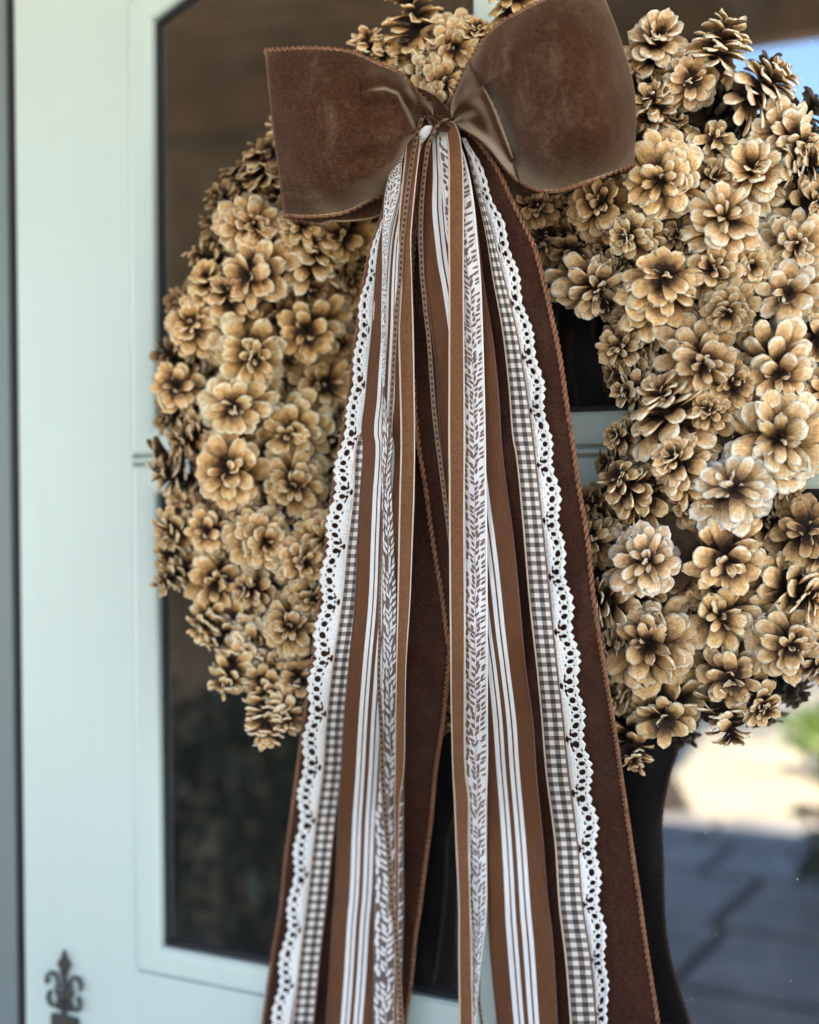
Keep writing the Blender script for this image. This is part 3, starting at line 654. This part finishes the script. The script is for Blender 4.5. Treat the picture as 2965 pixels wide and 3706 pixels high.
# striped twill ribbons
SL_l = edge([('A', 560, 140), ('A', 450, 400), ('A', 340, 720), ('A', 270, 1000), ('A', 238, 1270), ('B', 308, 300), ('B', 288, 500), ('B', 270, 700), ('B', 250, 900), ('C', 335, 0), ('C', 318, 300), ('C', 306, 550), ('C', 290, 900), ('D', 305, 300), ('D', 283, 560), ('D', 265, 860), ('E', 300, 200), ('E', 285, 560), ('F', 305, 130), ('F', 290, 380), ('F', 276, 575)])
wL = curve([470, 900, 1150, 1574, 2174, 2600, 3000, 4000], [60, 108, 125, 160, 175, 186, 190, 188])
striL = Strip(SL_l, lambda y: SL_l(y)+wL(y), 465, YB, .174, seed=21, sway=.002, twist=.004)
striR = Strip(edge([('A', 600, 180), ('A', 575, 500), ('A', 548, 760), ('A', 560, 950), ('A', 590, 1200), ('B', 612, 60), ('B', 645, 300), ('B', 672, 550), ('B', 692, 850), ('C', 798, 200), ('C', 826, 450), ('C', 880, 750), ('D', 915, 100), ('D', 950, 320), ('D', 988, 780), ('E', 950, 150), ('E', 968, 560), ('F', 950, 150), ('F', 968, 380), ('F', 988, 575)]),
              edge([('A', 880, 180), ('A', 985, 600), ('A', 1040, 1000), ('A', 1068, 1250), ('B', 1000, 400), ('B', 1030, 700), ('C', 1122, 0), ('C', 1150, 250), ('C', 1185, 500), ('C', 1222, 880), ('D', 1225, 300), ('D', 1265, 600), ('D', 1282, 860), ('E', 1215, 300), ('E', 1240, 590), ('F', 1218, 200), ('F', 1240, 575)]), 480, YB, .173, seed=22, sway=.002, twist=.004)
for S_, lab in ((striL, 'brown twill ribbon with white stripes lying beside the left checked ribbon'), (striR, 'brown twill ribbon with white stripes hanging between leaf ribbon and right checked ribbon')):
    e = ribbon('striped_ribbon', lab, 'ribbon', 'brown ribbons with white stripes'); S_.build('band', M['striped'], e, .0005, nu=14)
    for a, c in ((-.004, .014), (.986, 1.004)):
        pts = []; uu = (a+c)/2
        twist_cord('selvedge', [S_.pt(y, uu, .0) for y in np.arange(S_.y0, YB, 14)], .0006, M['selv'], e, pitch=.005)
# gingham ribbons
GL_l = edge([('A', 425, 700), ('A', 345, 1000), ('B', 332, 100), ('B', 312, 400), ('B', 288, 650), ('B', 264, 840), ('C', 305, 0), ('C', 285, 300), ('C', 250, 600), ('C', 220, 900), ('D', 225, 300), ('D', 195, 560), ('D', 172, 860), ('E', 200, 250), ('E', 160, 600), ('F', 175, 250), ('F', 140, 575)])
wG = curve([500, 1600, 2400, 3000, 4000], [50, 56, 61, 66, 73])
gL = Strip(GL_l, lambda y: GL_l(y)+wG(y), 560, YB, .1695, seed=31, sway=.001, twist=.0012)
gR = Strip(edge([('A', 940, 260), ('A', 960, 350), ('A', 1008, 560), ('A', 1066, 800), ('A', 1116, 1050), ('A', 1152, 1280), ('B', 1052, 300), ('B', 1088, 600), ('B', 1116, 930), ('C', 1208, 60), ('C', 1248, 450), ('C', 1286, 900), ('D', 1288, 300), ('D', 1313, 560), ('D', 1338, 860), ('E', 1272, 300), ('E', 1293, 600), ('F', 1278, 300), ('F', 1300, 575)]),
           edge([('A', 960, 260), ('A', 985, 400), ('A', 1050, 620), ('A', 1110, 830), ('A', 1170, 1050), ('A', 1230, 1290), ('B', 1125, 300), ('B', 1175, 600), ('B', 1220, 930), ('C', 1350, 450), ('C', 1395, 900), ('D', 1385, 300), ('D', 1415, 560), ('D', 1445, 860), ('E', 1365, 300), ('E', 1390, 600), ('F', 1375, 300), ('F', 1400, 575)]), 520, YB, .176, seed=32, sway=.001, twist=.001)
for S_, lab in ((gL, 'brown and white checked ribbon next to the left lace edging'), (gR, 'brown and white checked ribbon next to the right lace edging')):
    e = ribbon('gingham_ribbon', lab, 'ribbon', 'checked ribbons'); S_.build('band', M['gingham'], e, .0005, nu=8)
    for u in (-.03, 1.02): S_.build('selvedge', M['satin'] if u < 0 else M['selv'], e, .0006, u0=u-.035, u1=u+.035, nu=2, dp=.0002)
# stitched ribbons
def thin(c, wv):
    f = edge([(k[0], k[1], k[2]) for k in c]); return (lambda y: f(y)-wv(y)/2), (lambda y: f(y)+wv(y)/2)
sl_c = [('A', 600, 60), ('A', 562, 180), ('A', 532, 330), ('A', 505, 500), ('A', 485, 650), ('A', 462, 850), ('A', 445, 1000), ('A', 430, 1280), ('B', 447, 200), ('B', 430, 500), ('B', 419, 700), ('B', 408, 900), ('C', 465, 150), ('C', 452, 350), ('C', 442, 600), ('C', 432, 880), ('D', 466, 150), ('D', 462, 400), ('D', 474, 600), ('D', 481, 860), ('E', 515, 230), ('E', 535, 450), ('E', 543, 610), ('F', 562, 150), ('F', 580, 400), ('F', 590, 575)]
sr_c = [('A', 800, 60), ('A', 740, 95), ('A', 690, 180), ('A', 652, 260), ('A', 627, 400), ('A', 606, 600), ('A', 592, 800), ('A', 590, 1000), ('A', 600, 1280), ('B', 610, 180), ('B', 630, 350), ('B', 645, 550), ('B', 660, 750), ('B', 680, 930), ('C', 785, 200), ('C', 810, 400), ('C', 835, 600), ('D', 872, 200), ('D', 880, 600), ('E', 880, 300), ('F', 905, 420), ('F', 925, 575)]
wl_ = curve([400, 1000, 1500, 1700, 2100, 2400, 2800, 4000], [14, 15, 12, 5, 5, 11, 17, 17]); wr_ = curve([400, 1000, 2000, 3000, 4000], [15, 15, 14, 12, 9])
stL = Strip(*thin(sl_c, wl_), 428, YB, .1935, seed=41, sway=.0008, twist=.0004, crown=0)
stR = Strip(*thin(sr_c, wr_), 428, YB, .1800, seed=42, sway=.0008, twist=.0004, crown=0, tuck=-.010, tucklen=300)
for S_, lab in ((stL, 'narrow tan ribbon with dark running stitches crossing the left velvet ribbon'), (stR, 'narrow tan ribbon with dark running stitches in the middle over the dark velvet tail')):
    e = ribbon('stitched_ribbon', lab, 'ribbon', 'narrow stitched ribbons'); S_.build('band', M['tan'], e, .0006, nu=4)
    prt = []; y = S_.y0+10
    while y < YB-20:
        V = [S_.pt(y+dy, u, dp) for dp in (.0004, .0011) for dy, u in ((0, .24), (0, .76), (11, .76), (11, .24))]
        prt.append((np.array(V), [(4, 5, 6, 7), (0, 1, 5, 4), (1, 2, 6, 5), (2, 3, 7, 6), (3, 0, 4, 7)])); y += 22
    v, f = merge(prt); tag(obj('stitching', v, f, M['stitch'], e, smooth=False), kind='stuff')
# leaf ribbons
def leaf_shapes(S_, y0, y1, m, parent, dens=1.0, scale=1.0, dp=.0006, seed=0):
    r = random.Random(seed); prt = []; wv = lambda y: float(S_.fr(y)-S_.fl(y))
    wref = S_.wid; unit = wref*.80; y = y0; row = 0
    def leaf(yc, uc, ang, ln, wd):
        pts = []
        for k in range(9):
            t = k/8; pts.append((t-.5, math.sin(math.pi*t**.8)*.5))
        V = []
        for t, h in pts:
            for sg in (1, -1):
                a = t*ln; b_ = sg*h*wd
                du = (a*math.sin(ang)+b_*math.cos(ang))/wref; dy = -a*math.cos(ang)+b_*math.sin(ang)
                V.append(S_.pt(yc+dy, min(.985, max(.015, uc+du)), dp))
        prt.append((np.array(V), [(2*k, 2*k+1, 2*k+3, 2*k+2) for k in range(8)]))
    cols = ((.12, -8, 0.0), (.33, -26, .5), (.58, 20, .12), (.82, 36, .62)); st = wref*.35
    while y < y1:
        for uc, ang, off in cols:
            if r.random() < .06: continue
            leaf(y+off*st+r.uniform(-6, 6), uc+r.uniform(-.05, .05), R_(ang+r.uniform(-16, 16)), wref*r.uniform(.36, .48)*scale, wref*r.uniform(.11, .15)*scale)
        y += st
    ys = np.arange(y0, y1, 9); V = []
    for yy in ys:
        for w_ in (-.012, .012): V.append(S_.pt(yy, .475+.05*math.sin(yy/wref*2.4)+w_, dp))
    prt.append((np.array(V), [(2*k, 2*k+1, 2*k+3, 2*k+2) for k in range(len(ys)-1)]))
    v, f = merge(prt); return tag(obj('woven_leaves', v, f, m, parent, smooth=False), kind='stuff')
lR = Strip(edge([('A', 735, 150), ('A', 725, 220), ('A', 745, 400), ('A', 765, 700), ('A', 795, 1000), ('B', 798, 0), ('B', 815, 300), ('B', 826, 600), ('B', 834, 900), ('C', 908, 200), ('C', 913, 450), ('C', 915, 900), ('D', 909, 200), ('D', 910, 450), ('D', 915, 860), ('E', 882, 60), ('E', 888, 300), ('E', 890, 600), ('F', 885, 200), ('F', 885, 400), ('F', 884, 575)]),
           edge([('A', 800, 150), ('A', 870, 220), ('A', 948, 420), ('A', 1000, 700), ('A', 1030, 1000), ('B', 925, 0), ('B', 937, 300), ('B', 946, 600), ('B', 953, 930), ('C', 1034, 200), ('C', 1038, 450), ('C', 1042, 900), ('D', 1027, 200), ('D', 1028, 450), ('D', 1028, 860), ('E', 965, 60), ('E', 962, 300), ('E', 962, 600), ('F', 935, 200), ('F', 914, 380), ('F', 900, 575)]), 455, YB, .182, seed=51, sway=.0012, twist=.0008)
e = ribbon('leaf_ribbon', 'white ribbon woven with brown leaf sprigs beside the flat taupe velvet ribbon', 'ribbon', 'leaf patterned ribbons')
lR.build('band', M['white'], e, .0005, nu=10); leaf_shapes(lR, 500, YB, M['leafbrown'], e, seed=3)
for a, c in ((-.01, .03), (.93, 1.01)): lR.build('white_edge', M['white'], e, .0007, u0=a, u1=c, nu=2, dp=.0009)
lL1 = Strip(edge([('A', 600, 140), ('A', 470, 250), ('A', 390, 320), ('A', 342, 500), ('A', 312, 640), ('A', 300, 800), ('A', 290, 1000), ('A', 290, 1270), ('B', 362, 200), ('B', 364, 450), ('B', 371, 620)]),
            edge([('A', 690, 140), ('A', 600, 250), ('A', 480, 320), ('A', 440, 480), ('A', 425, 620), ('A', 388, 760), ('A', 352, 900), ('A', 332, 1050), ('A', 322, 1260), ('B', 392, 200), ('B', 388, 450), ('B', 379, 620)]), 455, 1400, .183, seed=52, sway=.001, twist=.002, tuck=.0)
lL2 = Strip(edge([('B', 371, 600), ('B', 366, 720), ('B', 366, 930), ('C', 441, 100), ('C', 443, 400), ('C', 447, 700), ('D', 480, 100), ('D', 480, 300), ('D', 466, 600), ('D', 462, 860), ('E', 464, 200), ('E', 464, 500), ('F', 476, 100), ('F', 474, 575)]),
            edge([('B', 379, 600), ('B', 400, 800), ('B', 428, 930), ('C', 494, 150), ('C', 505, 350), ('C', 517, 650), ('C', 528, 930), ('D', 557, 150), ('D', 560, 400), ('D', 588, 650), ('E', 594, 80), ('E', 592, 400), ('F', 600, 100), ('F', 585, 575)]), 1384, YB, .181, seed=53, sway=.001, twist=.002, tuck=.0)
e = ribbon('leaf_ribbon', 'leaf ribbon that twists half way down to its mauve brown side', 'ribbon', 'leaf patterned ribbons')
lL1.build('white_side', M['white'], e, .0005, nu=8); leaf_shapes(lL1, 500, 1390, M['leafbrown'], e, seed=4, scale=.9)
lL2.build('brown_side', M['mauve'], e, .0005, nu=8); leaf_shapes(lL2, 1440, YB, M['leafwhite'], e, seed=5, scale=1.05)

# crocheted lace: a real openwork mesh cut along the outlines of its holes
def lace(name, label, fin, fout, y0, y1, p, pitch, seed, parent_group):
    e = ribbon(name, label, 'lace', parent_group); s_ = Strip(fin, fout, y0, y1, p, seed=seed, sway=.0012, twist=.0012, crown=.0006, tuck=.004)
    nv = int((y1-y0)/pitch*14); nu = 40; U_ = np.linspace(-.06, 1.14, nu+1); K = np.linspace(0, (y1-y0)/pitch, nv+1)
    UU, KK = np.meshgrid(U_, K)
    def ell(u, k, a, b_): return np.hypot((UU-u)/a, (KK-k)/b_)-1
    KK = KK+.13*np.sin(KK*.9)+.08*np.sin(KK*2.3); fk = np.mod(KK, 1); jit = .02*np.sin(KK*1.7)
    fan = .5-.5*np.cos(2*math.pi*KK/6.0)                       # 1 in the middle of a fan, 0 between two fans
    edge_u = .75+.20*fan+.15*np.abs(np.abs(fk-.5)*2-1)**.9      # picots
    g = (edge_u-UU)*8
    g = np.minimum(g, (UU+.02)*30)
    hu = .50+.17*fan+jit
    g = np.minimum(g, np.hypot((UU-hu)/.15, (fk-.5+.35*(UU-hu))/.33)-1)
    f0 = np.mod(KK+.5, 1)
    g = np.minimum(g, (np.hypot((UU-(hu+.165))/.045, (f0-.5)/.17)-1)*.6)
    g = np.minimum(g, (np.hypot((UU-(hu-.19))/.055, (f0-.5)/.20)-1)*.6)
    f6 = np.mod(KK+3, 6)-3
    g = np.minimum(g, np.hypot((UU-.16)/.085, f6/.40)-1); g = np.minimum(g, np.hypot((UU-.32)/.07, (np.abs(f6)-.58)/.28)-1)
    pin = np.hypot((np.mod(UU*16, 1)-.5)/.26, (np.mod(KK*3.2, 1)-.5)/.26)-1      # the pin holes of the solid fans
    du_, dk_ = U_[1]-U_[0], K[1]-K[0]
    def hgt(u, k):
        a = (u-U_[0])/du_; c = k/dk_; i = int(min(nu-1, max(0, a))); j = int(min(nv-1, max(0, c))); fa, fc = a-i, c-j
        gg = max(0, (g[j, i]*(1-fa)+g[j, i+1]*fa)*(1-fc)+(g[j+1, i]*(1-fa)+g[j+1, i+1]*fa)*fc)
        return .0013*(1-math.exp(-gg*2.6))+.00035*min(1, gg)*(math.sin(u*56)+math.sin(k*16+u*9))
    V = []; Fc = []; uv = []; cache = {}
    def vert(key, u, k):
        if key not in cache: cache[key] = len(V); V.append(s_.pt(y0+k*pitch, u, hgt(u, k))); uv.append((u, k))
        return cache[key]
    for j in range(nv):
        for i in range(nu):
            cs = [(j, i), (j, i+1), (j+1, i+1), (j+1, i)]; val = [g[a] for a in cs]
            if max(val) <= 0: continue
            poly = []
            for q in range(4):
                a, c = cs[q], cs[(q+1) % 4]; ga, gc = val[q], val[(q+1) % 4]
                if ga > 0: poly.append(vert(a, U_[a[1]], K[a[0]]))
                if (ga > 0) != (gc > 0):
                    t = ga/(ga-gc); key = (min(a, c), max(a, c)); poly.append(vert(key, U_[a[1]]+(U_[c[1]]-U_[a[1]])*t, K[a[0]]+(K[c[0]]-K[a[0]])*t))
            if len(poly) >= 3: Fc.append(poly)
    o = obj('crochet_band', V, Fc, M['lace'], e, uv); solid(o, .0008); return e
laL_in = edge([('A', 300, 880), ('A', 244, 1250), ('B', 304, 300), ('B', 280, 620), ('B', 255, 850), ('C', 322, 0), ('C', 296, 260), ('C', 262, 500), ('C', 232, 750), ('D', 262, 80), ('D', 228, 330), ('D', 202, 560), ('D', 172, 860), ('E', 207, 230), ('E', 172, 480), ('F', 200, 20), ('F', 172, 260), ('F', 140, 480)])
laL_out = edge([('A', 268, 900), ('A', 215, 1050), ('A', 172, 1250), ('B', 233, 200), ('B', 217, 400), ('B', 188, 600), ('B', 158, 830), ('C', 205, 0), ('C', 168, 220), ('C', 138, 430), ('C', 108, 680), ('C', 92, 880), ('D', 108, 300), ('D', 78, 620), ('D', 52, 850), ('E', 118, 200), ('E', 92, 480), ('F', 110, 150), ('F', 80, 350), ('F', 52, 560)])
laR_in = edge([('A', 918, 235), ('A', 985, 400), ('A', 1045, 600), ('A', 1105, 800), ('A', 1165, 1000), ('A', 1228, 1290), ('B', 1120, 300), ('B', 1170, 600), ('B', 1215, 930), ('C', 1345, 450), ('C', 1390, 900), ('D', 1380, 300), ('D', 1410, 560), ('D', 1440, 860), ('E', 1358, 300), ('E', 1383, 600), ('F', 1370, 300), ('F', 1394, 575)])
laR_out = edge([('A', 950, 230), ('A', 982, 290), ('A', 1045, 400), ('A', 1115, 570), ('A', 1168, 740), ('A', 1228, 860), ('A', 1275, 1010), ('A', 1335, 1220), ('B', 1168, 120), ('B', 1205, 270), ('B', 1242, 410), ('B', 1278, 590), ('B', 1298, 750), ('B', 1325, 930), ('C', 1445, 250), ('C', 1475, 600), ('C', 1520, 900), ('D', 1502, 260), ('D', 1530, 560), ('D', 1565, 830), ('E', 1458, 260), ('E', 1470, 500), ('F', 1440, 230), ('F', 1452, 500)])
lace('lace_trim', 'white crocheted lace over the left velvet tail, its scallops towards the door edge', laL_in, laL_out, 795, YB, .1640, 33, 61, 'crocheted lace edgings')
lace('lace_trim', 'white crocheted lace over the right velvet tail, its scallops towards the cream reflection', laR_in, laR_out, 500, YB, .1700, 33, 62, 'crocheted lace edgings')

# ------------------------------------------------------------------ the bow itself
def poly(pts): 
    q = np.array(pts, float); d = np.concatenate([[0], np.cumsum(np.linalg.norm(np.diff(q, axis=0), axis=1))]); d /= d[-1]
    fx, fy = curve(d, q[:, 0]), curve(d, q[:, 1]); return lambda t: np.array([float(fx(t)), float(fy(t))])
def loop_mesh(top, bot, out, inn, pfun, creases, ns=110, nt=84, back=.05, steps=(), rdx=0.0, fold=.010, seed=0):
    top, bot, out, inn = poly(top), poly(bot), poly(out), poly(inn)
    r = np.random.default_rng(seed); ph = r.uniform(0, 6.28, 12); V = []; uv = []; front = []
    def front_px(s, t):
        c = (1-t)*top(s)+t*bot(s)+(1-s)*inn(t)+s*out(t)-((1-s)*(1-t)*top(0)+s*(1-t)*top(1)+(1-s)*t*bot(0)+s*t*bot(1)); return c
    def depth(s, t, c):
        g = (1-s)**1.6
        d = pfun(s, t)+g*g*(.005*math.sin(t*13+ph[0]+3*s)+.0025*math.sin(t*23+ph[1]-4*s))+.0022*math.sin(5.1*s+3.3*t+ph[5])*math.sin(4.3*t-2.2*s+ph[6])+.0012*math.sin(9*s+5*t+ph[2])+.0010*math.sin(13*t-6*s+ph[3])+.0007*math.sin(23*s+17*t+ph[4])
        for pl, amp, sig in creases:
            best = 1e9
            for k in range(len(pl)-1):
                a, b_ = np.array(pl[k]), np.array(pl[k+1]); e_ = b_-a; tt = min(1, max(0, float((c-a)@e_/(e_@e_)))); best = min(best, float(np.linalg.norm(c-a-tt*e_)))
            d += amp*math.exp(-(best/sig)**2)
        for pl, A_, reach in steps:                                  # a lapped fold: the side left of the line lies lower
            best = (1e9, 0, 0); n_ = len(pl)-1
            for k in range(n_):
                a, b_ = np.array(pl[k]), np.array(pl[k+1]); e_ = b_-a; tt = min(1, max(0, float((c-a)@e_/(e_@e_)))); v_ = c-a-tt*e_; dd = float(np.linalg.norm(v_))
                if dd < best[0]: best = (dd, e_[0]*v_[1]-e_[1]*v_[0], (k+tt)/n_)
            dd, side, along = best; taper = math.sin(math.pi*min(1, max(0, along*.86+.10)))**.7
            sd_ = dd if side > 0 else -dd
            low = 1/(1+math.exp(-(sd_-2)/3.0))
            d -= A_*taper*low*math.exp(-max(0, sd_)/reach)
            d += .25*A_*taper*(1-low)*math.exp(-((sd_+14)/22)**2)
        return d
    rows = []
    S1 = list(np.linspace(0, 1, ns)); nf = 8; nb = 14
    for j in range(nt+1):
        t = j/nt
        for s in S1:
            c = front_px(s, t); q = P(c[0], c[1], depth(s, t, c)); V.append(q); uv.append((s, t))
        c = out(t); pf = depth(1, t, c); q0 = P(c[0], c[1], pf); c1 = front_px(.97, t); dirv = q0-P(c1[0], c1[1], pf); dirv[1] = 0; dirv /= np.linalg.norm(dirv)
        for k in range(1, nf+1):
            a = k/nf*math.pi; V.append(q0+dirv*math.sin(a)*fold+np.array([rdx*(1-math.cos(a))*.5, (1-math.cos(a))*.5*back, 0])); uv.append((1+.05*k/nf, t))
        for k in range(1, nb+1):
            s = 1-k/nb*.85; tt = .03+.94*t; c = front_px(s, tt); q = P(c[0], c[1], pf-back-.0); q[1] = -(pf-back)+ .012*math.sin(math.pi*k/nb); q0b = q0
            # the rear ply keeps to the door side of the front one
            q = np.array(P(c[0], c[1], pf)); q[1] = -(pf-back)+.004*math.sin(4*t+s*3); q[0] += rdx; V.append(q); uv.append((1.1+.9*k/nb, t))
    W_ = ns+nf+nb; Fc = [(j*W_+i, j*W_+i+1, (j+1)*W_+i+1, (j+1)*W_+i) for j in range(nt) for i in range(W_-1)]
    V = np.array(V); e1 = V[0:ns+nf]; e2 = V[nt*W_:nt*W_+ns+nf]
    return V, Fc, uv, e1, e2
G = lambda *a: px('G', *a)
Hh = lambda *a: px('H', *a)
kn = (1575, 440)
topL = [(1560, 425), (1567, 404), (1509, 336), (1451, 272), (1364, 232), (1271, 191), (1185, 178), (1103, 176), (972, 182)]
botL = [(1545, 470), (1470, 580), (1435, 655), (1398, 692), (1329, 728), (1248, 765), (1132, 780), (1039, 776)]
outL = [(972, 182), (985, 330), (1005, 500), (1039, 776)]
innL = [(1560, 425), (1556, 440), (1550, 455), (1545, 470)]
def pL(s, t): return .168+.052*math.sin(min(1, s*1.15)*math.pi/2)+.016*math.sin(math.pi*s)*math.sin(math.pi*t)-.012*s**6-.062*t**7*(1-.45*s)-.012*(1-t)**7
crL = [([G(770, 580), G(850, 570), G(930, 590)], .007, 26), ([G(1010, 560), G(1060, 660), G(1070, 740)], -.008, 16),
       ([G(660, 920), G(800, 860), G(950, 850)], .006, 30), ([G(880, 1010), G(780, 1080), G(640, 1120)], .004, 34), ([G(720, 500), G(820, 480), G(900, 530)], .004, 22)]
V, Fc, uv, e1, e2 = loop_mesh(topL, botL, outL, innL, pL, crL, seed=5, steps=[([G(1030, 800), G(985, 690), G(925, 588), G(850, 560), G(770, 570)], .020, 60), ([G(690, 620), G(686, 520), G(700, 440)], .007, 30)])
lo = obj('loop', V, Fc, M['velvet'], bow, uv); solid(lo, .0014)
for e_ in (e1, e2): twist_cord('braided_edge', e_[4:], .0022, M['braid'], lo)
topR = [(1640, 425), (1634, 395), (1648, 340), (1683, 261), (1741, 162), (1800, 96), (1900, 36), (2020, -20), (2160, -75)]
botR = [(1650, 458), (1700, 492), (1770, 539), (1815, 588), (1857, 632), (1900, 664), (1965, 686), (2023, 687), (2100, 662), (2178, 636), (2289, 594)]
outR = [(2160, -75), (2186, 0), (2233, 123), (2277, 265), (2295, 380), (2289, 594)]
innR = [(1640, 425), (1643, 437), (1646, 448), (1650, 458)]
crR = [([G(1350, 620), G(1430, 680), G(1500, 740)], -.008, 40), ([G(1400, 760), G(1480, 860), G(1560, 960), G(1620, 1010)], .010, 30),
       ([G(1300, 640), G(1380, 600), G(1450, 600)], .005, 26), ([G(1620, 330), G(1650, 420)], .003, 14), ([Hh(180, 250), Hh(330, 560), Hh(420, 800)], .006, 120)]
def pR(s, t): return .168+.058*math.sin(min(1, s*1.15)*math.pi/2)+.020*math.sin(math.pi*s)*math.sin(math.pi*t)-.050*s**8-.065*t**7*(1-.4*s)-.012*(1-t)**7
V, Fc, uv, e1, e2 = loop_mesh(topR, botR, outR, innR, pR, crR, ns=130, nt=100, seed=9, rdx=-.040, fold=.004, steps=[([G(1640, 985), G(1590, 850), G(1540, 720), G(1500, 630), G(1455, 540)], .034, 85)])
lo = obj('loop', V, Fc, M['velvet'], bow, uv); solid(lo, .0014)
for e_ in (e1, e2): twist_cord('braided_edge', e_[4:], .0022, M['braid'], lo)
# the knot: a crumpled band of velvet
V = []; Fc = []; nk = 40
for j in range(21):
    t = j/20
    for i in range(nk):
        a = i/nk*2*math.pi; pinch = 1+.25*abs(t-.5)*2; rx = 36*pinch*(1+.08*math.sin(5*a+7*t)+.06*math.sin(9*a)); q = P(1590+rx*math.cos(a)-6+12*t, 418+58*t, .176+.012*math.sin(a)*(1+.2*math.sin(4*a+8*t))); V.append(q)
for j in range(20):
    for i in range(nk): Fc.append((j*nk+i, j*nk+(i+1) % nk, (j+1)*nk+(i+1) % nk, (j+1)*nk+i))
Fc += [tuple(range(nk)), tuple(range(20*nk, 21*nk))]
obj('knot', V, Fc, M['velvet'], bow)
